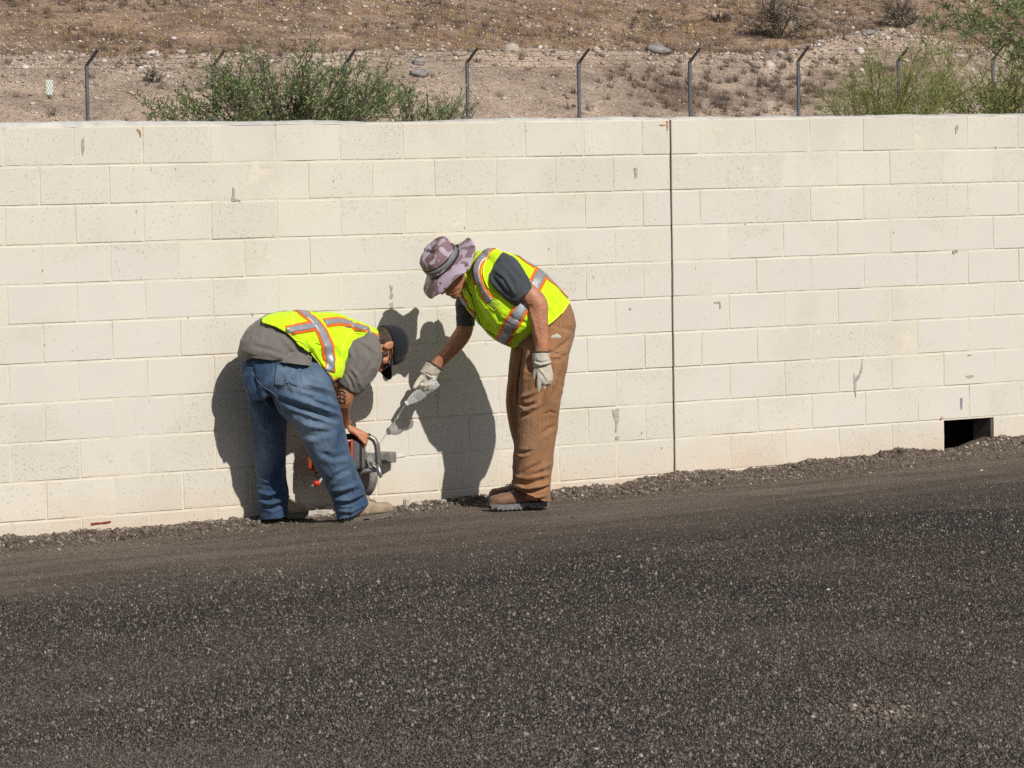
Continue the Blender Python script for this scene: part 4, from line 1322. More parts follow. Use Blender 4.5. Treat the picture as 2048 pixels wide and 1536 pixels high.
def boot(heel, toe, width, hgt, mat, msole, parent, lug=True, flip=1.0, shaft=0.135):
    """heel, toe: world points at ground level under the sole"""
    heel, toe = np.asarray(heel, float), np.asarray(toe, float)
    ax = toe - heel; L = np.linalg.norm(ax); ax /= L
    zu = np.array([0, 0, 1.0]); zu = zu - ax * (zu @ ax); zu /= np.linalg.norm(zu)
    sd = np.cross(ax, zu)
    prof = [(0.00, 0.060, 0.62), (0.05, 0.10, 0.80), (0.14, shaft / hgt * 0.115, 0.84), (0.30, shaft / hgt * 0.112, 0.84), (0.42, 0.105, 0.86), (0.54, 0.088, 0.93), (0.66, 0.074, 1.0), (0.78, 0.068, 1.02), (0.88, 0.062, 0.94), (0.95, 0.050, 0.74), (0.99, 0.034, 0.45)]
    def loft(rows, n=18):
        V, F = [], []
        for (c, hw, z0, z1) in rows:
            for q in range(n):
                a = 2 * math.pi * q / n
                ca, sa = math.cos(a), math.sin(a)
                ca = math.copysign(abs(ca) ** 0.7, ca); sa = math.copysign(abs(sa) ** 0.7, sa)
                V.append(c + sd * hw * ca + zu * ((z0 + z1) / 2 + (z1 - z0) / 2 * sa))
        k_ = len(rows)
        for i in range(k_ - 1):
            for q in range(n):
                q2 = (q + 1) % n
                F.append((i * n + q, i * n + q2, (i + 1) * n + q2, (i + 1) * n + q))
        F.append(tuple(range(n))[::-1]); F.append(tuple((k_ - 1) * n + q for q in range(n)))
        return V, F
    rows = [(heel + ax * L * t, width / 2 * w_, 0.020, h_ * hgt / 0.115 * 1.0 + 0.012) for (t, h_, w_) in prof]
    upper = loft(rows)
    cuff = tube3([heel + ax * L * 0.20 + zu * 0.06, heel + ax * L * 0.21 + zu * shaft, heel + ax * L * 0.20 + zu * (shaft + 0.05)], [0.048, 0.046, 0.044], 16, flat=0.85, flat_dir=sd)
    tongue = ell(heel + ax * L * 0.42 + zu * hgt * 0.98, (ax, sd, zu), (0.05, 0.024, 0.020))
    toecap = ell(heel + ax * L * 0.86 + zu * 0.045, (ax, sd, zu), (0.042, width / 2 * 0.95, 0.033))
    V, F = solid([upper, cuff, tongue, toecap], 0.005, 5)
    V = rough_cloth(V, F, 0.0016, 34, 77)
    ob = mesh_from('boot', V, F, mat, parent)
    # sole: welted slab with lugs
    ks = 26
    outl = []
    for i in range(ks):
        t = i / (ks - 1)
        w_ = np.interp(t, [p[0] for p in prof], [p[2] for p in prof])
        outl.append((heel + ax * (L * (t * 1.02 - 0.01)), width / 2 * w_ + 0.005, t))
    V, F = [], []
    for (c, hw, t) in outl:
        spring = 0.010 * max(0, (t - 0.75) / 0.25) ** 2
        arch = 0.010 if 0.34 < t < 0.46 else 0.0
        for (s_, z_) in ((-1, 0.026), (1, 0.026), (1, spring + arch), (-1, spring + arch)):
            V.append(c + sd * hw * s_ + zu * (z_ + spring))
    for i in range(ks - 1):
        for q in range(4):
            q2 = (q + 1) % 4
            F.append((i * 4 + q, i * 4 + q2, i * 4 + 4 + q2, i * 4 + 4 + q))
    F.append((3, 2, 1, 0)); b = (ks - 1) * 4; F.append((b, b + 1, b + 2, b + 3))
    so = mesh_obj('sole', V, F, msole, ob)
    if lug:
        for i in range(13):
            t = 0.04 + 0.93 * i / 12
            if 0.33 < t < 0.46: continue
            w_ = np.interp(t, [p[0] for p in prof], [p[2] for p in prof])
            spring = 0.010 * max(0, (t - 0.75) / 0.25) ** 2
            for s_ in (-1, 1):
                c = heel + ax * L * t + sd * s_ * (width / 2 * w_ - 0.004)
                bx = [c + ax * dx + sd * dy + zu * (dz + spring) for dx in (-0.0065, 0.0065) for dy in (-0.011, 0.011) for dz in (-0.004, 0.012)]
                mesh_obj('lug', bx, box_vf(0, 1, 0, 1, 0, 1)[1], msole, ob)
    for i in range(4):
        t = 0.40 + 0.075 * i
        h_ = np.interp(t, [p[0] for p in prof], [p[1] for p in prof]) * hgt / 0.115 + 0.012
        pts = [heel + ax * L * (t + 0.01 * q) + sd * (q - 2) * 0.013 + zu * (h_ + 0.007 - 0.0028 * (q - 2) ** 2 * 1.5) for q in range(5)]
        V, F = tube3(pts, [0.0028] * 5, 6)
        mesh_obj('lace', V, F, M_lace, ob, smooth=True)
    return ob

# ================================================================== STANDING WORKER
dA = 21.55
pa = thing('person', 'standing worker in camouflage sun hat, lime vest and brown work trousers, squirting a bottle', 'person', tuple(P(1045, 1012, dA)))
FA = -0.83 * RIGHT - 0.56 * FWD; RA = -0.56 * RIGHT + 0.83 * FWD
ph = math.radians(49)
fA = math.cos(ph) * FA - math.sin(ph) * UP; uA = math.sin(ph) * FA + math.cos(ph) * UP
hcA = P(899, 546, dA - 0.07)

# -- body (one continuous figure; mostly under the clothes)
torsoA = [(1090, 668, dA, 50, 0.15), (1080, 640, dA, 58, 0.155), (1047, 612, dA, 70, 0.16), (1006, 582, dA, 68, 0.17), (968, 556, dA, 54, 0.17), (945, 543, dA, 30, 0.10)]
armN = [(1005, 548, dA - 0.17, 24, 0.06), (1035, 572, dA - 0.20, 23, 0.056), (1062, 592, dA - 0.21, 20.5, 0.052), (1076, 608, dA - 0.21, 19.5, 0.05), (1077, 632, dA - 0.21, 19.5, 0.048), (1080, 660, dA - 0.21, 17, 0.043), (1083, 690, dA - 0.21, 14, 0.036), (1083, 716, dA - 0.21, 13, 0.032)]
armF = [(940, 580, dA + 0.14, 22, 0.06), (931, 615, dA + 0.19, 19, 0.055), (931, 648, dA + 0.20, 17, 0.05), (925, 668, dA + 0.21, 17.5, 0.048), (909, 690, dA + 0.22, 17, 0.045), (889, 713, dA + 0.23, 13.5, 0.038), (866, 738, dA + 0.235, 11.5, 0.032), (858, 750, dA + 0.235, 11, 0.030)]
neckA = [(955, 546, dA - 0.01, 30, 0.085), (930, 552, dA - 0.03, 25, 0.066), (905, 548, dA - 0.06, 25, 0.062)]
legN = [(1100, 660, dA - 0.07, 36, 0.09), (1090, 720, dA - 0.09, 33, 0.085), (1080, 800, dA - 0.09, 26, 0.065), (1075, 880, dA - 0.08, 21, 0.055), (1068, 960, dA - 0.07, 16, 0.04), (1062, 1000, dA - 0.05, 14, 0.035)]
legF = [(1070, 665, dA + 0.09, 34, 0.09), (1060, 720, dA + 0.13, 26, 0.085), (1052, 800, dA + 0.15, 20, 0.065), (1050, 880, dA + 0.17, 17, 0.055), (1052, 960, dA + 0.18, 14, 0.04), (1050, 992, dA + 0.18, 13, 0.035)]
RT = math.radians(27)
V, F = solid([tube(torsoA, 30, power=2.6, rot=RT), tube(armN), tube(armF), tube(neckA), tube(legN), tube(legF), tube([(960, 550, dA + 0.16, 30, 0.07), (975, 545, dA, 40, 0.1), (1003, 545, dA - 0.15, 30, 0.07)])] + head_parts(hcA, RA, fA, uA, 0.97), 0.0042, 3)
V = apply_folds(V, F, [([(1052, 600), (1066, 640), (1078, 690)], 0.004, 5), ([(1084, 615), (1090, 650), (1090, 690)], -0.003, 4), ([(918, 565), (928, 548)], 0.004, 4), ([(925, 575), (935, 560)], -0.004, 4), ([(893, 577), (912, 572)], -0.003, 2.5), ([(905, 690), (880, 722)], 0.003, 4)])
V = rough_cloth(V, F, 0.0012, 45, 21)
body = mesh_from('body', V, F, M_skinA, pa)
for s_ in (-1, 1):
    V, F = ell(hcA + RA * 0.030 * s_ + fA * 0.083 - uA * 0.001, (RA, fA, uA), (0.013, 0.012, 0.010))
    mesh_obj('eye', V, F, simple('eye_white', (0.55, 0.52, 0.48), 0.3), body, smooth=True)
# ear-side sunglasses are hidden by the brim; grey stubble hair at the nape
V, F = ell(hcA - fA * 0.045 - uA * 0.012, (RA, fA, uA), (0.079, 0.066, 0.055))
mesh_obj('hair', V, F, simple('grey_hair', (0.20, 0.17, 0.15), 0.8, 0.2, 0.4, 120, 0.6), pa, smooth=True)

# -- trousers
pelv = [(1078, 622, dA, 62, 0.165), (1092, 645, dA, 60, 0.175), (1094, 672, dA, 55, 0.175), (1088, 705, dA - 0.01, 50, 0.15)]
tN = [(1106, 655, dA - 0.07, 42, 0.11), (1093, 700, dA - 0.09, 46, 0.112), (1084, 760, dA - 0.10, 45, 0.108), (1078, 810, dA - 0.10, 42.5, 0.10), (1075, 850, dA - 0.095, 40.5, 0.095), (1072, 890, dA - 0.09, 38, 0.09), (1069, 930, dA - 0.085, 37, 0.086), (1066, 960, dA - 0.08, 37, 0.085), (1065, 984, dA - 0.07, 36, 0.084), (1066, 1012, dA - 0.065, 34, 0.082)]
tF = [(1066, 660, dA + 0.09, 42, 0.105), (1057, 700, dA + 0.13, 35, 0.105), (1050, 760, dA + 0.15, 35, 0.10), (1045, 805, dA + 0.155, 33.5, 0.095), (1047, 850, dA + 0.16, 28, 0.09), (1053, 890, dA + 0.165, 25, 0.088), (1051, 930, dA + 0.17, 26, 0.085), (1051, 975, dA + 0.17, 27, 0.083), (1052, 986, dA + 0.17, 26, 0.08)]
V, F = solid([tube(pelv), tube(tN), tube(tF)], 0.0048, 4)
foldsA = [([(1037, 806), (1052, 813), (1072, 806)], -0.013, 5), ([(1039, 796), (1058, 790), (1080, 776)], 0.010, 6), ([(1040, 826), (1056, 822), (1078, 808)], 0.010, 6),
          ([(1088, 829), (1100, 824), (1112, 827)], -0.008, 4), ([(1080, 872), (1096, 858), (1110, 852)], -0.007, 6),
          ([(1033, 903), (1045, 907), (1060, 902)], -0.012, 5), ([(1041, 950), (1058, 938), (1078, 929)], -0.009, 5), ([(1060, 952), (1078, 938), (1098, 930)], 0.008, 7),
          ([(1027, 962), (1050, 970), (1075, 964), (1098, 958)], -0.013, 5), ([(1028, 953), (1055, 957), (1098, 948)], 0.010, 5), ([(1034, 977), (1060, 984), (1096, 976)], -0.012, 4.5), ([(1030, 972), (1055, 977), (1098, 968)], 0.011, 4),
          ([(1045, 988), (1070, 996), (1095, 990)], 0.010, 5), ([(1088, 805), (1105, 770), (1118, 735)], 0.006, 7), ([(1080, 800), (1096, 765), (1108, 730)], -0.006, 6),
          ([(1110, 700), (1128, 690), (1140, 676)], -0.007, 5), ([(1100, 715), (1118, 712), (1135, 700)], 0.006, 6), ([(1048, 712), (1040, 760), (1037, 800)], -0.008, 5), ([(1052, 735), (1070, 745), (1085, 742)], -0.006, 6),
          ([(1062, 690), (1052, 720), (1046, 760)], 0.007, 6), ([(1022, 760), (1018, 800), (1024, 850)], 0.005, 5), ([(1082, 700), (1100, 705), (1130, 712)], -0.005, 5), ([(1096, 880), (1090, 920), (1094, 950)], -0.005, 6)]
V = apply_folds(V, F, foldsA)
V = rough_cloth(V, F, 0.0036, 8, 33, (1, 1, 1.0))
V = rough_cloth(V, F, 0.0012, 30, 83, ridged=False)
V, F = clip_to(V, F, [(900, 560), (1200, 560), (1200, 1010), (1104, 1004), (1085, 1001), (1062, 990), (1044, 981), (1022, 975), (1000, 972)])
trA = mesh_from('trousers', V, F, M_duck, pa, 0.006)
Nn = normals(V, F)
set_fade(trA, V, lambda q, V: 0.75 * np.exp(-((q[:, 0] - 1055) / 22) ** 2 - ((q[:, 1] - 820) / 45) ** 2) + 0.5 * np.exp(-((q[:, 0] - 1050) / 25) ** 2 - ((q[:, 1] - 880) / 40) ** 2) + 0.25 * (fbm(V[:, 0] * 9, V[:, 1] * 9, V[:, 2] * 9, 5) > 0.25))
bt = bvh_of(V, F)
for gl in ([(1033, 895), (1052, 898), (1077, 897)], [(1077, 800), (1078, 850), (1077, 897)], [(1121, 638), (1119, 655), (1125, 666), (1144, 663)], [(1121, 690), (1104, 760), (1094, 830), (1092, 900), (1086, 960)], [(1100, 706), (1118, 703), (1136, 698)]):
    piping('stitched_seam', bt, gl, 0.0020, M_stitch, trA, 0.0006)
# tool pocket flap on the hip
V2, F2 = solid([tube3([P(1104, 674, dA - 0.185), P(1114, 672, dA - 0.18), P(1124, 676, dA - 0.165)], [0.010, 0.016, 0.008], 10, flat=0.5, flat_dir=FWD)], 0.004, 3)
mesh_from('pocket_flap', V2, F2, M_glove, trA)

# -- tee shirt: sleeves and what shows at the neck
slN = [(988, 532, dA - 0.13, 33, 0.09), (1000, 540, dA - 0.17, 37, 0.095), (1018, 558, dA - 0.20, 36, 0.088), (1036, 580, dA - 0.21, 31, 0.080), (1049, 593, dA - 0.212, 26.5, 0.070)]
slF = [(945, 575, dA + 0.12, 26, 0.08), (933, 605, dA + 0.17, 22, 0.07), (931, 630, dA + 0.19, 19, 0.062), (931, 652, dA + 0.20, 18.5, 0.06)]
shT = [(a, b, c, w * 1.04, dp * 1.04) for (a, b, c, w, dp) in torsoA[:-1]] + [(940, 548, dA - 0.02, 34, 0.095)]
V, F = solid([tube(slN), tube(slF), tube(shT, 30, power=2.8, rot=RT)], 0.0052, 4)
V = apply_folds(V, F, [([(990, 540), (1010, 555), (1030, 590)], 0.006, 5), ([(985, 555), (1000, 572), (1022, 598)], -0.007, 5), ([(1008, 520), (1030, 545), (1050, 570)], -0.005, 5), ([(978, 530), (992, 520), (1010, 512)], 0.006, 5), ([(1025, 600), (1040, 588), (1050, 572)], -0.004, 4), ([(975, 545), (985, 565), (1005, 585)], 0.006, 4)])
V = rough_cloth(V, F, 0.003, 16, 35)
shA = mesh_from('shirt', V, F, M_tee_dark, pa)

# -- hi-vis vest
vsT = [(1096, 672, dA, 58, 0.195), (1086, 645, dA, 73, 0.20), (1044, 617, dA, 88, 0.20), (1004, 584, dA, 83, 0.205), (967, 557, dA, 69, 0.20), (948, 540, dA - 0.01, 46, 0.15), (938, 534, dA - 0.01, 36, 0.11)]
shl = [(948, 560, dA + 0.17, 36, 0.06), (962, 545, dA + 0.05, 44, 0.10), (985, 533, dA - 0.08, 36, 0.09), (1000, 533, dA - 0.14, 30, 0.05)]
belly = [(985, 606, dA - 0.02, 30, 0.12), (1000, 622, dA - 0.02, 50, 0.17), (1022, 648, dA, 50, 0.18), (1040, 664, dA, 36, 0.15), (1046, 672, dA, 20, 0.08)]
V, F = solid([tube(vsT, 36, power=3.0, rot=RT), tube(shl)], 0.0048, 6)
V = apply_folds(V, F, [([(960, 590), (975, 620), (1000, 650)], 0.010, 8), ([(945, 590), (960, 628), (990, 662)], -0.010, 6), ([(990, 625), (1000, 640), (1022, 645)], -0.008, 5), ([(975, 640), (1000, 655), (1025, 668)], 0.008, 6),
                       ([(1075, 600), (1095, 620), (1105, 640)], -0.006, 7), ([(1100, 580), (1115, 600), (1122, 618)], 0.006, 7), ([(935, 575), (940, 610), (960, 650)], 0.008, 5), ([(1000, 672), (1025, 670), (1050, 655)], 0.008, 6), ([(1010, 632), (1035, 640), (1060, 650)], -0.006, 5), ([(955, 560), (962, 590), (975, 610)], -0.007, 5)])
V = rough_cloth(V, F, 0.0042, 11, 41, (1, 1, 1))
hemA = [(1146, 592), (1122, 629), (1099, 650), (1066, 668), (1050, 684), (1030, 696), (1005, 720), (960, 730)]
polyA = [(946, 470), (1200, 470), (1200, 592)] + hemA + [(880, 700), (880, 590), (925, 577), (931, 545), (936, 515)]
V, F = clip_to(V, F, polyA)
veA = mesh_from('safety_vest', V, F, M_lime, pa, 0.006)
bv = bvh_of(V, F)
tape(bv, [(992, 499, dA - 0.05), (974, 507), (958, 522), (952, 540), (957, 562), (968, 586), (981, 603)], veA, 0.064, 0.041)
tape(bv, [(1002, 690, dA - 0.02), (1007, 676), (1022, 650), (1044, 614), (1066, 578), (1079, 552), (1086, 541, dA + 0.02), (1088, 538, dA + 0.12)], veA, 0.084, 0.056)
tape(bv, [(1020, 503, dA + 0.0), (1045, 519, dA - 0.06), (1070, 537, dA - 0.06)], veA, 0.060, 0.036)
tape(bv, [(1092, 552, dA - 0.06), (1115, 572, dA - 0.06), (1137, 595, dA - 0.06)], veA, 0.060, 0.036)
tape(bv, [(926, 572, dA + 0.02), (921, 600, dA + 0.02), (928, 622, dA), (940, 642, dA - 0.05)], veA, 0.060, 0.038)
piping('vest_binding', bv, [(1008, 497, dA - 0.08), (988, 503), (974, 516), (967, 535), (968, 556), (977, 576), (997, 590), (1016, 605), (1034, 617)], 0.0042, M_lime_trim, veA)
piping('vest_binding', bv, [(1008, 497, dA - 0.08), (1026, 508), (1038, 526), (1046, 545), (1062, 566)], 0.0042, M_lime_trim, veA)
piping('zip', bv, [(934, 566), (943, 590), (950, 618), (960, 645), (985, 668), (1012, 684)], 0.0045, cloth_mat('dark_zip', (0.05, 0.07, 0.02)), veA)
piping('vest_binding', bv, [(939, 505, dA - 0.05), (934, 530, dA - 0.08), (932, 560, dA - 0.10), (944, 592), (952, 622), (966, 650), (990, 669), (1020, 686)], 0.0042, M_lime_trim, veA)
piping('vest_binding', bv, [(1030, 691), (1050, 680), (1066, 666), (1099, 648), (1122, 627), (1140, 600)], 0.0036, M_lime_trim, veA)
for gl in ([(972, 607), (985, 595), (1003, 606), (990, 622), (972, 607)],):
    piping('pocket_edge', bv, gl, 0.003, M_lime_trim, veA)
strip('pocket_window', bv, [(976, 603), (997, 612)], 0.045, 0.003, simple('clear_pocket_vinyl', (0.42, 0.62, 0.05), 0.15, 0.6, 0.1, 20), veA)

# -- boots
boot(P(1093, 1012, dA + 0.02), P(978, 1019, dA - 0.09), 0.104, 0.115, M_bootA, M_sole, pa)
boot(P(1086, 1001, dA + 0.25), P(978, 1006, dA + 0.16), 0.104, 0.115, M_bootA, M_sole, pa, lug=False)

# -- gloves
wN = P(1083, 716, dA - 0.21)
gN = hand_parts(wN, -UP * 0.96 + RIGHT * 0.20 + FWD * 0.02, FWD * 0.95 - RIGHT * 0.2, -RIGHT, rad=0.0116, scale=1.08, thumb=(0.9, 0.38, 0.25), tcurl=0.2, spread=0.19, fcurl=[(0.10, 0.25, 0.2), (0.2, 0.35, 0.3), (0.35, 0.5, 0.4), (0.5, 0.6, 0.4)])
gN.append(tube([(1081, 704, dA - 0.21, 17.5, 0.044), (1082, 716, dA - 0.21, 17.5, 0.042), (1085, 730, dA - 0.21, 18.5, 0.036)]))
V, F = solid(gN, 0.0029, 2)
V = apply_folds(V, F, [([(1068, 722), (1083, 726), (1100, 722)], -0.004, 3), ([(1075, 735), (1085, 745), (1095, 760)], 0.003, 3)])
V = rough_cloth(V, F, 0.0014, 45, 50)
gl1 = mesh_from('glove', V, F, M_glove, pa)
V, F = tube([(1080.5, 702.5, dA - 0.21, 18.5, 0.046), (1080.5, 705.5, dA - 0.21, 18.5, 0.046)], 20)
mesh_obj('cuff_binding', V, F, M_cuff, gl1, smooth=True)
# the hand round the bottle
BOT0, BOT1 = P(874, 763, dA + 0.215), P(812, 808, dA + 0.205)
bax = (BOT1 - BOT0) / np.linalg.norm(BOT1 - BOT0)
wF = P(860, 742, dA + 0.235)
gF = hand_parts(wF, -UP * 0.93 - RIGHT * 0.20 + FWD * 0.02, -FWD * 0.95 - UP * 0.1, -RIGHT + 0.3 * UP, rad=0.0125, scale=0.98, thumb=(0.85, 0.55, 0.42), tcurl=0.35, spread=0.04,
                fcurl=[(0.95, 1.0, 0.6), (1.0, 1.0, 0.6), (1.05, 1.0, 0.6), (1.1, 1.0, 0.6)])
gF.append(tube([(869, 731, dA + 0.235, 18, 0.045), (862, 741, dA + 0.235, 17.5, 0.042), (856, 752, dA + 0.232, 18.5, 0.034)]))
V, F = solid(gF, 0.0029, 2)
V = apply_folds(V, F, [([(846, 745), (862, 752), (876, 752)], -0.004, 3)])
V = rough_cloth(V, F, 0.0014, 45, 51)
gl2 = mesh_from('glove', V, F, M_glove, pa)
V, F = tube([(870.5, 728.5, dA + 0.235, 18.8, 0.046), (868.5, 731.5, dA + 0.235, 18.8, 0.046)], 20)
mesh_obj('cuff_binding', V, F, M_cuff, gl2, smooth=True)

# -- bush hat
hatc = P(889, 531, dA - 0.078)
hat = None
def hat_pt(fr, rt, up_):
    return hatc + fA * fr + RA * rt + uA * up_
nphi = 72
V, F = [], []
prof = [(1.03, -0.008), (1.0, 0.004), (0.985, 0.03), (0.975, 0.06), (0.965, 0.088), (0.93, 0.106), (0.84, 0.117), (0.62, 0.121), (0.3, 0.118), (0.02, 0.117)]
for (rr, hh) in prof:
    for q in range(nphi):
        a = 2 * math.pi * q / nphi
        n_ = float(vnoise(math.cos(a) * 2.2 + hh * 14, math.sin(a) * 2.2, hh * 20, seed=61))
        g_ = rr * (1 + 0.035 * n_)
        V.append(hat_pt(0.108 * g_ * math.cos(a) - 0.006, 0.090 * g_ * math.sin(a), hh + (0.006 * n_ if hh > 0.05 else 0) - 0.012 * (math.cos(a) > 0) * max(0, hh - 0.05) / 0.07))
kp = len(prof)
for i in range(kp - 1):
    for q in range(nphi):
        q2 = (q + 1) % nphi
        F.append((i * nphi + q, i * nphi + q2, (i + 1) * nphi + q2, (i + 1) * nphi + q))
hat = mesh_obj('sun_hat', V, F, M_camo, pa, smooth=True)
hat.modifiers.new('thickness', 'SOLIDIFY').thickness = 0.003
V, F = [], []
nr = 12
for i in range(nr):
    t = i / (nr - 1)
    for q in range(nphi):
        a = 2 * math.pi * q / nphi
        ca, sa = math.cos(a), math.sin(a)
        # outer reach: long at the front and back
        R_f = 0.205 if ca > 0 else 0.200
        R_s = 0.166
        r0f, r0s = 0.106, 0.089
        rf = r0f + (R_f - r0f) * t; rs = r0s + (R_s - r0s) * t
        front = max(0, ca) ** 2; back = max(0, -ca) ** 2; side = sa * sa
        drop = (0.050 * front * t ** 1.3 + 0.034 * side * t ** 1.1 + 0.016 * back * t) + 0.010 * math.sin(3 * a + 0.8) * t ** 2 + 0.006 * math.sin(7 * a) * t ** 2
        pull = 1 - 0.08 * front * t
        V.append(hat_pt(rf * ca * (pull if ca > 0 else 1) - 0.006, rs * sa, 0.0 - drop))
for i in range(nr - 1):
    for q in range(nphi):
        q2 = (q + 1) % nphi
        F.append((i * nphi + q, i * nphi + q2, (i + 1) * nphi + q2, (i + 1) * nphi + q))
br = mesh_obj('brim', V, F, M_camo, hat, smooth=True)
br.modifiers.new('thickness', 'SOLIDIFY').thickness = 0.0045
for (h0, h1, mt, g_) in ((0.004, 0.018, M_hatdark, 1.045), (0.024, 0.046, M_band, 1.05), (0.050, 0.056, M_hatdark, 1.055)):
    V, F = [], []
    for hh in (h0, h1):
        for q in range(nphi):
            a = 2 * math.pi * q / nphi
            w_ = 0.005 * math.sin(2 * a + 1) + 0.010 * math.cos(a)
            V.append(hat_pt(0.108 * g_ * math.cos(a) * (1.0 - hh * 0.35) - 0.006, 0.090 * g_ * math.sin(a) * (1 - hh * 0.35), hh + w_ * (hh > 0.02)))
    for q in range(nphi):
        q2 = (q + 1) % nphi
        F.append((q, q2, nphi + q2, nphi + q))
    ob = mesh_obj('hat_band', V, F, mt, hat, smooth=True)
    md = ob.modifiers.new('thickness', 'SOLIDIFY'); md.thickness = 0.003; md.offset = 1
V, F = tube3([hat_pt(-0.112, -0.035, 0.016), hat_pt(-0.122, -0.03, 0.022), hat_pt(-0.116, -0.018, 0.028)], [0.007, 0.009, 0.006], 8)
mesh_obj('cord_lock', V, F, M_hatdark, hat, smooth=True)

# -- the water bottle and its jet
k = NT('clear_plastic', 0.08, 0.5)
k.b.inputs['Base Color'].default_value = (0.92, 0.95, 0.97, 1)
tr = k.n('BsdfTransparent'); mx = k.n('MixShader')
fr_ = k.n('LayerWeight'); fr_.inputs[0].default_value = 0.45
k.l(k.rng(fr_.outputs['Facing'], 0.0, 1.0, 0.22, 0.85), mx.inputs[0]); k.l(tr.outputs[0], mx.inputs[1]); k.l(k.b.outputs[0], mx.inputs[2])
k.l(mx.outputs[0], k.t.nodes['Material Output'].inputs[0])
k.bump(k.noise(70, 3), 0.6, 0.01)
M_clear = k.m
bott = thing('water_bottle', 'crumpled clear plastic water bottle in the standing worker\'s gloved hand', 'bottle', tuple(BOT0))
e1 = np.cross(bax, FWD); e1 /= np.linalg.norm(e1); e2 = np.cross(bax, e1)
V, F = [], []
L = np.linalg.norm(BOT1 - BOT0)
pr = [(0.0, 0.004), (0.0, 0.024), (0.03, 0.030), (0.12, 0.031), (0.2, 0.028), (0.28, 0.0305), (0.4, 0.026), (0.48, 0.031), (0.62, 0.031), (0.74, 0.028), (0.84, 0.021), (0.92, 0.014), (0.955, 0.012)]
for (t, r_) in pr:
    for q in range(20):
        a = 2 * math.pi * q / 20
        w_ = 1 + 0.10 * float(vnoise(t * 9, math.cos(a) * 2, math.sin(a) * 2, seed=66)) * (t < 0.8)
        V.append(BOT0 + bax * L * t + (e1 * math.cos(a) + e2 * math.sin(a)) * r_ * w_)
for i in range(len(pr) - 1):
    for q in range(20):
        q2 = (q + 1) % 20
        F.append((i * 20 + q, i * 20 + q2, i * 20 + 20 + q2, i * 20 + 20 + q))
mesh_obj('bottle_shell', V, F, M_clear, bott, smooth=True)
V, F = tube3([BOT0 + bax * L * 0.945, BOT0 + bax * L * 1.0], [0.0155, 0.0150], 16, round_end=False)
mesh_obj('cap', V, F, simple('white_cap_plastic', (0.72, 0.74, 0.76), 0.35, 0.4), bott)
jet = [BOT1]
aim = at_y(746, 925, -0.05)
for i in range(1, 15):
    t = i / 14
    p_ = BOT1 + (aim - BOT1) * t + np.array([0, 0, 0.020 * math.sin(math.pi * t)])
    jet.append(p_)
k = NT('water', 0.03, 0.6); k.color((0.9, 0.94, 0.97)); k.b.inputs['Transmission Weight'].default_value = 0.8
V, F = tube3(jet, [0.0015 - 0.0007 * i / 14 + 0.0003 * math.sin(i * 2.2) for i in range(15)], 8)
tag(mesh_obj('water_jet', V, F, k.m, None, smooth=True), 'thin jet of water squirting from the bottle onto the saw cut', 'water')

# ================================================================== BENDING WORKER
def dB(px):                     # he leans along the wall, away from the camera to the right
    return 21.07 + (px - 545) * 0.00175
pb = thing('person', 'worker in black cap, lime vest and blue jeans bent double over the saw', 'person', tuple(P(620, 1040, 21.2)))
FB = 0.83 * RIGHT + 0.56 * FWD; RB = 0.56 * RIGHT - 0.83 * FWD
ph = math.radians(80)
fB = math.cos(ph) * FB - math.sin(ph) * UP; uB = math.sin(ph) * FB + math.cos(ph) * UP
hcB = P(765, 697, 21.46)
torB = [(548, 722, dB(548), 44, 0.10), (552, 700, dB(552), 48, 0.12), (590, 684, dB(590), 54, 0.165), (640, 690, dB(640), 60, 0.17), (690, 694, dB(690), 56, 0.17), (730, 694, dB(730), 40, 0.14), (748, 694, dB(748), 26, 0.08)]
arN = [(722, 700, 21.22, 24, 0.06), (716, 730, 21.20, 24, 0.058), (702, 766, 21.19, 21, 0.054), (690, 792, 21.19, 18.5, 0.05), (684, 812, 21.21, 17, 0.046), (684, 830, 21.27, 15, 0.042), (690, 846, 21.36, 12.5, 0.036), (695, 853, 21.40, 12, 0.034)]
arF = [(705, 700, 21.52, 24, 0.06), (690, 745, 21.56, 22, 0.056), (672, 795, 21.56, 19, 0.05), (658, 840, 21.52, 16, 0.044), (650, 880, 21.47, 13, 0.036), (648, 895, 21.45, 12, 0.034)]
nkB = [(738, 690, dB(738), 30, 0.075), (755, 697, 21.44, 23, 0.06), (766, 702, 21.46, 22, 0.058)]
lgN = [(580, 745, 20.99, 38, 0.080), (608, 800, 20.98, 38, 0.08), (640, 860, 21.0, 33, 0.07), (665, 920, 21.04, 25, 0.06), (690, 980, 21.08, 18, 0.045), (700, 1025, 21.10, 15, 0.038)]
lgF = [(530, 735, 21.16, 42, 0.095), (533, 800, 21.22, 32, 0.085), (538, 870, 21.28, 25, 0.065), (543, 940, 21.32, 20, 0.055), (548, 1000, 21.34, 16, 0.042), (550, 1025, 21.34, 14, 0.036)]
hB = hand_parts(P(695, 853, 21.40), RIGHT * 0.86 - UP * 0.44 + FWD * 0.22, -UP * 0.8 - RIGHT * 0.4, -FWD, curl=(0.55, 0.75, 0.5), rad=0.0108, scale=0.98, thumb=(0.9, 0.35, 0.25), tcurl=0.2, spread=0.03)
hBf = hand_parts(P(648, 895, 21.45), -UP * 0.9 + RIGHT * 0.25, RIGHT * 0.9, -FWD, curl=(0.8, 1.0, 0.6), rad=0.0108, scale=0.98)
V, F = solid([tube(torB), tube(arN), tube(arF), tube(nkB), tube(lgN), tube(lgF), tube([(700, 700, 21.50, 28, 0.07), (712, 692, 21.36, 38, 0.1), (722, 700, 21.24, 30, 0.07)])] + head_parts(hcB, RB, fB, uB, 0.98) + hB + hBf, 0.0042, 3)
V = rough_cloth(V, F, 0.0012, 45, 22)
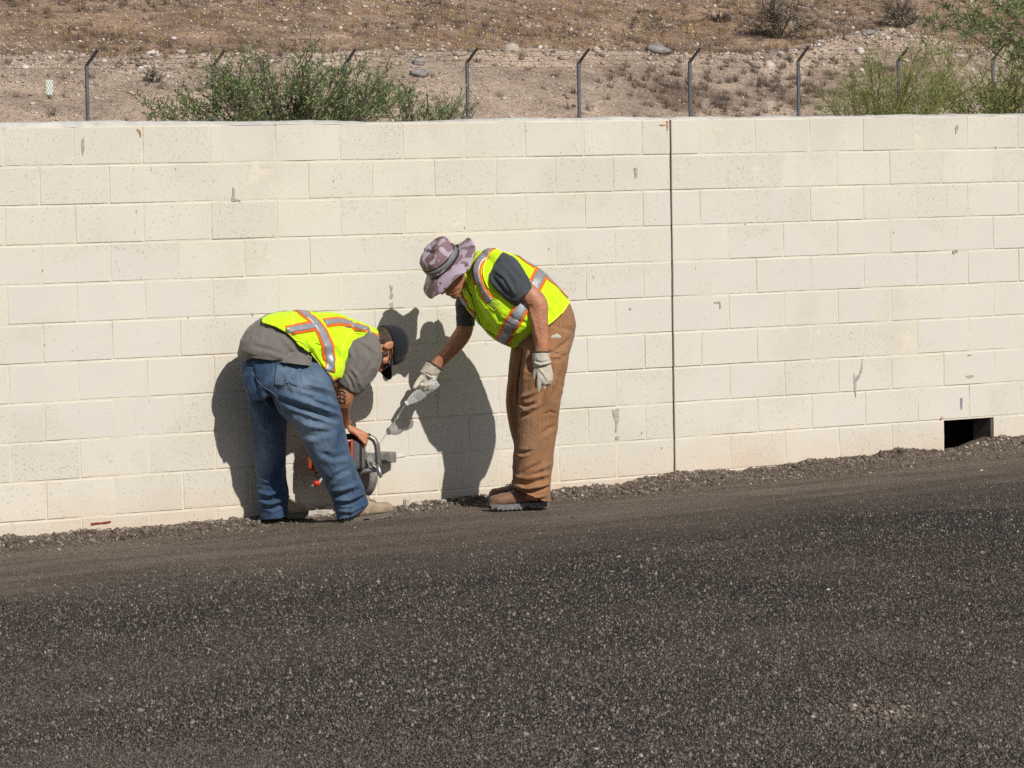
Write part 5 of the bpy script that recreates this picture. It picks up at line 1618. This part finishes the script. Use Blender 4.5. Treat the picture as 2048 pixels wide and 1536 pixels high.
bodyB = mesh_from('body', V, F, M_skinB, pb)
bbv = bvh_of(V, F)
M_ink = simple('faded_tattoo_ink', (0.085, 0.06, 0.05), 0.6, 0.3, 0.4, 90)
for gl in ([(676, 783), (684, 780), (692, 786)], [(675, 789), (684, 787), (693, 793)], [(674, 797), (684, 795), (692, 800)], [(676, 804), (684, 803), (691, 807)], [(680, 783), (682, 795), (680, 806)], [(689, 787), (688, 797), (690, 806)]):
    strip('tattoo', bbv, gl, 0.008, 0.0008, M_ink, bodyB, cols=3)
for s_ in (-1, 1):
    V, F = ell(hcB + RB * 0.030 * s_ + fB * 0.081, (RB, fB, uB), (0.013, 0.012, 0.010))
    mesh_obj('eye', V, F, simple('eye_white_b', (0.55, 0.52, 0.48), 0.3), bodyB, smooth=True)

# -- jeans
pv = [(553, 711, dB(552), 58, 0.13), (554, 719, dB(552), 68, 0.155), (556, 736, dB(555), 77, 0.175), (566, 756, 21.08, 80, 0.185), (575, 780, 21.08, 80, 0.17)]
jn = [(588, 752, 20.99, 52, 0.115), (606, 785, 20.97, 62, 0.125), (625, 818, 20.97, 54, 0.118), (641, 852, 20.98, 47, 0.108), (657, 900, 21.01, 41, 0.10), (680, 950, 21.05, 35, 0.092), (695, 985, 21.08, 34.5, 0.09), (703, 1012, 21.09, 34, 0.088), (708, 1045, 21.09, 33, 0.085)]
jf = [(532, 742, 21.18, 50, 0.12), (534, 790, 21.22, 41, 0.118), (539, 845, 21.26, 35, 0.105), (541, 900, 21.30, 32, 0.096), (542, 950, 21.32, 30.5, 0.09), (546, 988, 21.33, 31.5, 0.088), (548, 1015, 21.34, 29, 0.086), (548, 1045, 21.34, 28, 0.083)]
V, F = solid([tube(pv), tube(jn), tube(jf)], 0.0048, 4)
foldsB = [([(562, 800), (585, 811), (620, 822), (672, 842)], -0.020, 6), ([(560, 790), (590, 797), (640, 815), (680, 830)], 0.016, 7), ([(600, 778), (640, 786), (672, 798)], -0.010, 5), ([(610, 768), (645, 776), (672, 786)], 0.009, 5), ([(625, 796), (655, 806), (682, 815)], 0.009, 5), ([(630, 806), (658, 818), (684, 826)], -0.008, 4),
          ([(580, 830), (610, 850), (660, 858)], 0.008, 8), ([(600, 870), (630, 872), (665, 862)], -0.006, 8), ([(640, 905), (668, 918), (700, 908)], -0.007, 7), ([(655, 970), (672, 952), (702, 938)], -0.009, 6), ([(664, 992), (695, 990), (728, 976)], -0.014, 5), ([(660, 982), (690, 978), (722, 966)], 0.011, 5), ([(668, 1008), (700, 1008), (735, 992)], -0.013, 4.5), ([(668, 1000), (700, 1000), (732, 985)], 0.011, 4), ([(672, 1022), (702, 1024), (736, 1006)], 0.010, 5),
          ([(516, 992), (540, 1002), (574, 986)], -0.013, 4.5), ([(514, 984), (540, 990), (572, 976)], 0.011, 5), ([(520, 1010), (545, 1018), (575, 1004)], -0.012, 4.5), ([(518, 1003), (545, 1008), (574, 996)], 0.010, 4), ([(514, 940), (530, 962), (568, 968)], 0.007, 7),
          ([(500, 720), (508, 760), (520, 800)], -0.008, 6), ([(488, 740), (497, 780), (510, 820)], 0.007, 7), ([(528, 780), (548, 806), (565, 820)], -0.012, 7), ([(515, 850), (540, 862), (566, 850)], 0.008, 8), ([(512, 880), (538, 890), (566, 880)], -0.006, 7), ([(560, 735), (575, 760), (590, 790)], 0.005, 6)]
V = apply_folds(V, F, foldsB)
V = rough_cloth(V, F, 0.0032, 10, 34, (1, 1, 1.3))
V = rough_cloth(V, F, 0.0012, 30, 84, ridged=False)
V, F = clip_to(V, F, [(400, 704), (472, 706), (556, 714), (600, 719), (634, 726), (800, 726), (800, 1000), (744, 1002), (728, 1018), (704, 1033), (672, 1040), (640, 1041), (640, 1026), (590, 1026), (578, 1028), (560, 1037), (520, 1040), (400, 1040)])
jeans = mesh_from('jeans', V, F, M_denim, pb, 0.006)
set_fade(jeans, V, lambda q, V: 0.85 * np.exp(-((q[:, 0] - 625) / 42) ** 2 - ((q[:, 1] - 855) / 70) ** 2) + 0.55 * np.exp(-((q[:, 0] - 600) / 60) ** 2 - ((q[:, 1] - 755) / 26) ** 2) + 0.5 * np.exp(-((q[:, 0] - 530) / 25) ** 2 - ((q[:, 1] - 910) / 60) ** 2) + 0.35 * np.exp(-((q[:, 0] - 690) / 22) ** 2 - ((q[:, 1] - 960) / 60) ** 2) + 0.22 * fbm(V[:, 0] * 12, V[:, 1] * 12, V[:, 2] * 6, 6))
jb = bvh_of(V, F)
M_dthread = cloth_mat('pale_denim_thread', (0.13, 0.17, 0.22), 0.2)
for gl in ([(497, 716), (506, 748), (530, 776), (560, 800)], [(545, 722), (549, 760), (556, 774), (590, 777), (604, 768), (597, 730)], [(628, 736), (634, 760), (646, 786)], [(684, 884), (692, 915), (700, 945), (712, 990)], [(622, 732), (628, 760), (640, 788)]):
    piping('stitched_seam', jb, gl, 0.0018, M_dthread, jeans, 0.0002)
bp_ = strip('back_pocket', jb, [(551, 750), (575, 752), (598, 752)], 0.110, 0.006, M_denim, jeans, cols=11)
bp_.data.attributes.new('fade', 'FLOAT', 'POINT').data.foreach_set('value', np.full(len(bp_.data.vertices), 0.55, np.float32))
# -- grey tee: lower back, sleeves
stB = [(552, 722, dB(552), 75, 0.178), (552, 706, dB(552), 76, 0.185), (566, 690, dB(566), 70, 0.187), (594, 684, dB(594), 61, 0.18), (640, 690, dB(640), 64, 0.18), (690, 694, dB(690), 60, 0.185), (730, 694, dB(730), 42, 0.15), (746, 694, dB(746), 30, 0.09)]
rump = [(520, 712, 21.07, 44, 0.16), (528, 690, 21.07, 42, 0.16), (552, 672, 21.09, 40, 0.15)]
slB = [(716, 678, 21.27, 34, 0.10), (722, 696, 21.23, 40, 0.10), (721, 724, 21.21, 41, 0.095), (707, 757, 21.19, 32, 0.082), (694, 777, 21.19, 25, 0.07)]
slBf = [(705, 690, 21.50, 36, 0.09), (697, 730, 21.55, 33, 0.085), (684, 770, 21.56, 26, 0.07)]
hipB = [(562, 714, 21.06, 30, 0.09), (568, 726, 21.02, 44, 0.122), (576, 744, 20.985, 50, 0.134), (582, 762, 20.98, 52, 0.13)]
V, F = solid([tube(stB), tube(rump), tube(hipB), tube(slB), tube(slBf)], 0.0052, 5)
V = apply_folds(V, F, [([(500, 690), (540, 700), (600, 722)], -0.005, 6), ([(560, 670), (580, 695), (610, 715)], 0.006, 6), ([(590, 700), (610, 712), (626, 726)], -0.006, 5), ([(695, 690), (705, 715), (690, 750)], 0.006, 6), ([(735, 700), (745, 720), (730, 752)], -0.006, 6), ([(700, 735), (715, 752), (722, 775)], 0.006, 5), ([(690, 745), (702, 765), (708, 785)], -0.005, 4), ([(715, 680), (735, 690), (752, 705)], 0.005, 5)])
V = rough_cloth(V, F, 0.0035, 13, 36)
polyS = [(440, 560), (800, 560), (800, 830), (662, 830), (660, 765), (645, 742), (630, 732), (600, 728), (556, 723), (505, 716), (470, 713)]
V, F = clip_to(V, F, polyS)
teeB = mesh_from('shirt', V, F, M_tee_grey, pb, 0.005)
# -- vest
vB = [(528, 690, 21.07, 52, 0.195), (560, 684, dB(560), 60, 0.20), (594, 688, dB(594), 66, 0.20), (640, 696, dB(640), 73, 0.20), (690, 699, dB(690), 70, 0.20), (726, 694, dB(726), 52, 0.17), (746, 692, dB(746), 38, 0.12), (756, 692, dB(756), 32, 0.09)]
vBs = [(700, 690, 21.53, 40, 0.06), (706, 682, 21.42, 46, 0.09), (714, 680, 21.30, 38, 0.09), (722, 684, 21.24, 30, 0.05)]
V, F = solid([tube(vB), tube(vBs), tube([(640, 715, 21.18, 40, 0.12), (662, 738, 21.18, 34, 0.11), (668, 760, 21.19, 22, 0.09)])], 0.0050, 6)
V = apply_folds(V, F, [([(610, 670), (625, 695), (645, 735)], 0.008, 6), ([(600, 680), (622, 706), (650, 750)], -0.007, 5), ([(640, 720), (655, 740), (668, 765)], 0.008, 5), ([(670, 690), (676, 715), (672, 745)], -0.008, 6), ([(560, 648), (590, 665), (612, 690)], 0.005, 7), ([(640, 690), (650, 715), (660, 735)], -0.006, 5), ([(700, 648), (725, 660), (745, 675)], 0.004, 6)])
V = rough_cloth(V, F, 0.0040, 11, 42)
hemB = [(522, 600), (524, 643), (549, 651), (574, 664), (591, 681), (602, 693), (622, 705), (638, 725), (651, 748), (668, 778)]
polyB = hemB + [(690, 790), (775, 770), (772, 716), (760, 668), (752, 656), (756, 600)]
V, F = clip_to(V, F, polyB)
veB = mesh_from('safety_vest', V, F, M_lime, pb, 0.006)
bv = bvh_of(V, F)
tape(bv, [(596, 628, 21.18), (612, 631), (626, 640), (643, 663), (656, 692), (661, 722), (658, 742)], veB, 0.074, 0.046)
tape(bv, [(572, 662), (598, 657), (630, 651)], veB, 0.060, 0.032)
tape(bv, [(650, 646), (674, 643), (700, 646), (728, 658), (756, 682)], veB, 0.060, 0.032)
tape(bv, [(653, 742), (663, 756), (670, 770)], veB, 0.05, 0.028)
piping('vest_binding', bv, [(680, 756), (681, 725), (683, 698), (691, 677), (707, 663), (726, 667), (742, 678), (756, 690), (764, 712), (766, 730)], 0.0042, M_lime_trim, veB)
piping('vest_binding', bv, [(526, 646), (549, 652), (574, 664), (591, 681), (602, 693), (622, 705), (638, 725), (651, 748), (666, 772)], 0.0036, M_lime_trim, veB)

# -- boots
boot(P(684, 1046, 21.07), P(785, 1031, 21.20), 0.108, 0.115, M_bootB, M_soleB, pb, lug=False)
boot(P(528, 1038, 21.30), P(611, 1034, 21.44), 0.106, 0.115, M_bootB, M_soleB, pb, lug=False)
# -- cap, hair, glasses
V, F = [], []
prof = [(1.0, -0.012), (1.0, 0.010), (0.985, 0.035), (0.93, 0.062), (0.80, 0.088), (0.60, 0.106), (0.35, 0.116), (0.02, 0.120)]
nphi = 48
capc = hcB + uB * 0.030 - fB * 0.010
def cap_pt(fr, rt, up_):
    return capc + fB * fr + RB * rt + uB * up_
for (rr, hh) in prof:
    for q in range(nphi):
        a = 2 * math.pi * q / nphi
        V.append(cap_pt(0.109 * rr * math.cos(a), 0.089 * rr * math.sin(a), hh))
for i in range(len(prof) - 1):
    for q in range(nphi):
        q2 = (q + 1) % nphi
        F.append((i * nphi + q, i * nphi + q2, (i + 1) * nphi + q2, (i + 1) * nphi + q))
cap = mesh_obj('cap', V, F, M_black, pb, smooth=True)
cap.modifiers.new('thickness', 'SOLIDIFY').thickness = 0.003
V, F = [], []
for i in range(8):
    t = i / 7
    for j in range(13):
        s_ = j / 12 * 2 - 1
        wd = 0.084 * (1 - 0.12 * t)
        rt = s_ * wd
        reach = 0.072 * math.sqrt(max(0, 1 - (s_ * 0.95) ** 2)) ** 0.6
        fr = 0.109 * math.sqrt(max(0.0, 1 - (s_ * 0.92) ** 2)) + reach * t
        V.append(cap_pt(fr, rt, -0.006 - 0.026 * s_ * s_ - 0.012 * t))
F = grid_faces(8, 13)
bill = mesh_obj('bill', V, F, M_black, cap, smooth=True)
bill.modifiers.new('thickness', 'SOLIDIFY').thickness = 0.004
for ri in range(6):
    a = 2 * math.pi * (ri + 0.5) / 6
    V, F = tube3([cap_pt(0.110 * rr * math.cos(a), 0.090 * rr * math.sin(a), hh + 0.001) for rr, hh in prof[1:]], [0.0014] * (len(prof) - 1), 5, round_end=False)
    mesh_obj('cap_seam', V, F, M_hatdark, cap, smooth=True)
V, F = ell(cap_pt(0, 0, 0.121), (RB, fB, uB), (0.008, 0.008, 0.004)); mesh_obj('cap_button', V, F, M_black, cap, smooth=True)
V, F = solid([ell(hcB - fB * 0.030 + uB * 0.018, (RB, fB, uB), (0.0805, 0.086, 0.062)), ell(hcB - fB * 0.055 - uB * 0.03, (RB, fB, uB), (0.066, 0.045, 0.045))], 0.004, 3)
V = rough_cloth(V, F, 0.003, 60, 70)
mesh_from('hair', V, F, M_hair, pb)
V, F = solid([ell(hcB + fB * 0.036 - uB * 0.064, (RB, fB, uB), (0.069, 0.066, 0.050)), ell(hcB + fB * 0.070 - uB * 0.098, (RB, fB, uB), (0.040, 0.036, 0.034)), ell(hcB + fB * 0.026 - uB * 0.030, (RB, fB, uB), (0.0735, 0.028, 0.042))], 0.004, 3)
V = rough_cloth(V, F, 0.0025, 70, 71)
mesh_from('beard', V, F, M_hair, pb)
for s_ in (-1, 1):
    V, F = tube3([hcB + RB * 0.081 * s_ - fB * 0.02 + uB * 0.006, hcB + RB * 0.076 * s_ + fB * 0.05 + uB * 0.002, hcB + RB * 0.060 * s_ + fB * 0.085], [0.0035] * 3, 6)
    tm = mesh_obj('glasses_temple', V, F, M_lens, pb, smooth=True)
    V, F = ell(hcB + RB * 0.036 * s_ + fB * 0.092 - uB * 0.004, (RB, fB, uB), (0.030, 0.010, 0.020))
    mesh_obj('glasses_lens', V, F, M_lens, pb, smooth=True)

# ================================================================== THE SAW
M_or = simple('orange_saw_plastic', (0.42, 0.075, 0.022), 0.5, 0.4, 0.2, 30)
M_gp = simple('grey_saw_cover', (0.105, 0.105, 0.108), 0.55, 0.4, 0.2, 40)
M_tube = simple('worn_steel_tube', (0.20, 0.185, 0.175), 0.4, 0.5, 0.25, 60, metal=0.6)
M_steel = simple('scuffed_steel', (0.36, 0.355, 0.35), 0.4, 0.5, 0.25, 50, metal=0.7)
M_rub = simple('black_rubber_grip', (0.022, 0.020, 0.020), 0.7, 0.3, 0.2, 60)
M_dusty = simple('dusty_metal_guard', (0.24, 0.225, 0.205), 0.7, 0.3, 0.3, 40, metal=0.2)
sw = thing('cutoff_saw', 'orange and grey petrol cut-off saw held against the wall by the bending worker', 'saw', tuple(P(700, 990, 21.45)))
def rbox(name, c, ax, half, mat, parent, bev=0.012):
    c = np.asarray(c)
    V = [c + ax[0] * sx * half[0] + ax[1] * sy * half[1] + ax[2] * sz * half[2] for sx in (-1, 1) for sy in (-1, 1) for sz in (-1, 1)]
    o = mesh_obj(name, V, box_vf(0, 1, 0, 1, 0, 1)[1], mat, parent)
    bm = bmesh.new(); bm.from_mesh(o.data); bmesh.ops.recalc_face_normals(bm, faces=bm.faces)
    bmesh.ops.bevel(bm, geom=list(bm.edges), offset=bev, segments=3, affect='EDGES', profile=0.6); bm.to_mesh(o.data); bm.free(); o.data.shade_smooth()
    return o
AX = (RIGHT, FWD, UP)
eng = rbox('engine_housing', P(672, 914, 21.50), AX, (0.115, 0.10, 0.085), M_or, sw, 0.03)
cov = rbox('side_cover', P(716, 909, 21.47), AX, (0.038, 0.085, 0.083), M_gp, sw, 0.026)
rbox('cover_rib', P(722, 909, 21.385), AX, (0.006, 0.004, 0.07), M_rub, cov, 0.002)
rbox('cover_edge', P(704.5, 908, 21.455), AX, (0.006, 0.088, 0.080), M_or, sw, 0.004)
rbox('air_filter_cover', P(632, 918, 21.52), AX, (0.045, 0.08, 0.062), M_or, sw, 0.025)
rbox('base_plate', P(668, 949, 21.50), AX, (0.10, 0.08, 0.016), M_rub, sw, 0.008)
hp = [P(655, 880, 21.44), P(690, 874, 21.44), P(722, 872, 21.44), P(738, 873, 21.44), P(748, 879, 21.44), (P(753.5, 890, 21.44)), P(755.5, 905, 21.44), P(757, 925, 21.44), P(758, 940, 21.44)]
V, F = tube3(hp, [0.0155] * len(hp), 16); h_ = mesh_obj('front_handle', V, F, M_tube, sw, smooth=True)
V, F = tube3([P(690, 874, 21.44), P(722, 872, 21.44), P(737, 872.6, 21.44)], [0.0172] * 3, 16); mesh_obj('handle_grip', V, F, M_rub, h_, smooth=True)
V, F = tube3([P(700, 948, 21.45), P(726, 943, 21.44), P(757, 938, 21.43)], [0.0135] * 3, 14); mesh_obj('lower_tube', V, F, M_steel, sw, smooth=True)
V, F = tube3([P(755, 928, 21.43), P(759, 944, 21.425), P(762, 954, 21.42)], [0.013, 0.012, 0.010], 12, round_end=False); mesh_obj('handle_end', V, F, M_steel, sw, smooth=True)
V, F = tube3([P(741, 926, 21.42), P(746, 931, 21.41), P(752, 936, 21.41)], [0.008, 0.010, 0.008], 10); mesh_obj('clamp', V, F, M_tube, sw, smooth=True)
V, F = tube3([P(756, 926, 21.42), P(762, 934, 21.42), P(766, 944, 21.42), P(764, 952, 21.43), P(760, 956, 21.44)], [0.0022] * 5, 6); mesh_obj('throttle_cable', V, F, M_rub, sw, smooth=True)
V, F = tube3([P(744, 932, 21.42), P(752, 938, 21.415), P(760, 950, 21.42)], [0.0020] * 3, 6); mesh_obj('throttle_cable', V, F, simple('blue_cable', (0.05, 0.08, 0.2), 0.5), sw, smooth=True)
# arm and guard towards the wall
a0, a1 = P(716, 912, 21.52), at_y(772, 914, -0.045)
d_ = (a1 - a0); L_ = np.linalg.norm(d_); d_ /= L_
s_ = np.cross(d_, UP); s_ /= np.linalg.norm(s_)
uu = np.cross(s_, d_)
rbox('cutting_arm', (a0 + a1) / 2, (d_, s_, uu), (L_ / 2, 0.020, 0.021), M_steel, sw, 0.006)
rbox('arm_plate', (a0 + a1) / 2 + d_ * 0.02 - uu * 0.026, (d_, s_, uu), (L_ / 2 - 0.02, 0.022, 0.008), M_rub, sw, 0.003)
rbox('arm_head', at_y(776, 914, -0.050), (d_, s_, uu), (0.040, 0.034, 0.030), M_dusty, sw, 0.008)
# blade standing in the cut, and its guard
bc = at_y(724, 948, -0.15)
e_y, e_z, e_x = np.array([0, 1.0, 0]), np.array([0, 0, 1.0]), np.array([1.0, 0, 0])
V, F = [], []
R_, nn = 0.112, 48
for q in range(nn):
    a = 2 * math.pi * q / nn
    r_ = R_ * (1.0 if q % 3 else 0.965)
    for x_ in (-0.0018, 0.0018):
        V.append(bc + e_y * r_ * math.cos(a) + e_z * r_ * math.sin(a) + e_x * x_)
V += [bc - e_x * 0.0018, bc + e_x * 0.0018]
for q in range(nn):
    q2 = (q + 1) % nn
    F += [(2 * q, 2 * q + 1, 2 * q2 + 1, 2 * q2), (2 * nn, 2 * q, 2 * q2), (2 * nn + 1, 2 * q2 + 1, 2 * q + 1)]
bl = mesh_obj('blade', V, F, M_dusty, sw)
V, F = [], []
ng = 28
for q in range(ng):
    a = math.radians(70 + 235 * q / (ng - 1))
    for (r_, x_) in ((0.02, -0.022), (0.116, -0.022), (0.122, -0.016), (0.122, 0.016), (0.116, 0.022), (0.02, 0.022)):
        p_ = bc + e_y * r_ * math.cos(a) + e_z * r_ * math.sin(a) + e_x * x_
        p_[1] = min(p_[1], -0.010)
        V.append(p_)
for q in range(ng - 1):
    for j in range(5):
        F.append((q * 6 + j, q * 6 + j + 1, q * 6 + 6 + j + 1, q * 6 + 6 + j))
gd = mesh_obj('blade_guard', V, F, M_dusty, sw, smooth=False)
gd.modifiers.new('thickness', 'SOLIDIFY').thickness = 0.003
V, F = ell(bc - e_x * 0.03, (e_x, e_y, e_z), (0.014, 0.03, 0.03)); mesh_obj('blade_hub', V, F, M_steel, sw, smooth=True)
# water fitting with red tap under the housing
V, F = tube3([P(654, 950, 21.42), P(648, 954, 21.41), P(642, 959, 21.41), P(639, 965, 21.41)], [0.0065] * 4, 10); mesh_obj('water_hose', V, F, simple('white_hose', (0.55, 0.54, 0.50), 0.5), sw, smooth=True)
V, F = ell(P(633, 967, 21.41), AX, (0.019, 0.017, 0.017)); mesh_obj('red_tap', V, F, simple('red_plastic', (0.55, 0.035, 0.02), 0.4, 0.4), sw, smooth=True)
V, F = tube3([P(628, 970, 21.41), P(623, 973, 21.41)], [0.009, 0.008], 10); mesh_obj('hose_barb', V, F, M_steel, sw, smooth=True)
# pale slurry streak of the cut on the wall
wall_mark([(786, 908), (800, 908), (814, 909), (812, 912), (798, 914), (786, 916)], simple('pale_saw_dust', (0.70, 0.66, 0.58), 0.95), 'saw_cut', seed=71, y=-0.004)

# ================================================================== LOOSE PIECES ON THE GROUND
M_conc = simple('broken_concrete', (0.40, 0.365, 0.315), 0.95, 0.2, 0.25, 20, 0.8, bscale=70, bdist=0.008)
def chunk(px, py, y, half, lb, cat, mat, rot=0.0, seed=0, name='concrete_chunk', group=None):
    c = at_y(px, py, y)
    bm = bmesh.new(); bmesh.ops.create_cube(bm, size=2.0); bmesh.ops.subdivide_edges(bm, edges=bm.edges, cuts=3, use_grid_fill=True)
    for v in bm.verts:
        q = np.array(v.co[:]); r_ = np.linalg.norm(q); q = q / r_ * (0.45 * r_ + 0.55 * 1.2)
        q = q * (1 + 0.16 * float(vnoise(q[0] * 1.8 + seed, q[1] * 1.8, q[2] * 1.8, seed=seed)) + 0.06 * float(vnoise(q[0] * 5, q[1] * 5, q[2] * 5, seed=seed + 1)))
        v.co = Vector((q[0] * half[0], q[1] * half[1], q[2] * half[2]))
    me = bpy.data.meshes.new(name); bm.to_mesh(me); bm.free()
    o = link(name, me, mat); o.location = (c[0], y, gz(c[0], y) + half[2] * 0.55); o.rotation_euler = (0, 0, rot)
    return tag(o, lb, cat, group)
GR = 'pale concrete pieces at the foot of the wall'
chunk(632, 1026, -0.10, (0.10, 0.022, 0.018), 'long pale broken concrete piece lying between the bent worker\'s boots', 'concrete', M_conc, -0.05, 1, group=GR)
chunk(660, 1020, -0.06, (0.035, 0.022, 0.020), 'stubby pale concrete lump behind the near tan boot', 'concrete', M_conc, 0.4, 2, group=GR)
chunk(812, 1000, -0.05, (0.014, 0.014, 0.030), 'upright grey concrete shard just right of the saw operator\'s toe', 'concrete', M_conc, 0.2, 3, group=GR)
chunk(838, 1006, -0.07, (0.026, 0.018, 0.012), 'flat pale concrete flake right of the upright shard', 'concrete', M_conc, 0.8, 4, group=GR)
chunk(885, 1002, -0.07, (0.016, 0.012, 0.013), 'small white concrete lump at the left edge of the standing worker\'s shadow', 'concrete', M_conc, 0.1, 5, group=GR)
chunk(790, 1008, -0.06, (0.018, 0.014, 0.010), 'small pale concrete lump against the toe of the tan boot', 'concrete', M_conc, 0.9, 6, group=GR)
chunk(1963, 944, -0.85, (0.010, 0.007, 0.004), 'tiny pale green scrap of litter on the ground below the wall opening', 'litter', simple('green_scrap', (0.45, 0.62, 0.42), 0.6), 0.3, 7, name='litter_scrap')

# a scatter of larger crumbs on the millings (thicker at the lower right)
n = 900
qx = np.concatenate([rng.uniform(0, 2048, 600), rng.normal(1740, 70, 300)]); qy = np.concatenate([rng.uniform(1030, 1536, 600), rng.normal(1432, 16, 300)])
rr = RIGHT[None] * ((qx - 1024.0) / FPX)[:, None] + UP[None] * ((768.0 - qy) / FPX)[:, None] + FWD[None]
tt = (-0.055 + 0.0165 * CAM[0] - CAM[2]) / (rr[:, 2] - 0.0165 * rr[:, 0])
pp = CAM[None] + rr * tt[:, None]
cs = np.clip(rng.lognormal(math.log(0.0062), 0.35, n), 0.003, 0.014)
o = rocks('loose_crumbs', np.stack([pp[:, 0], pp[:, 1], ground_z(pp[:, 0], pp[:, 1])], -1), cs, M_rubble, 0.75, jitter=0.4, sink=0.3, seed=95)
o['kind'] = 'stuff'; tag(o, 'loose pale crumbs of stone strewn over the dark ground', 'gravel')
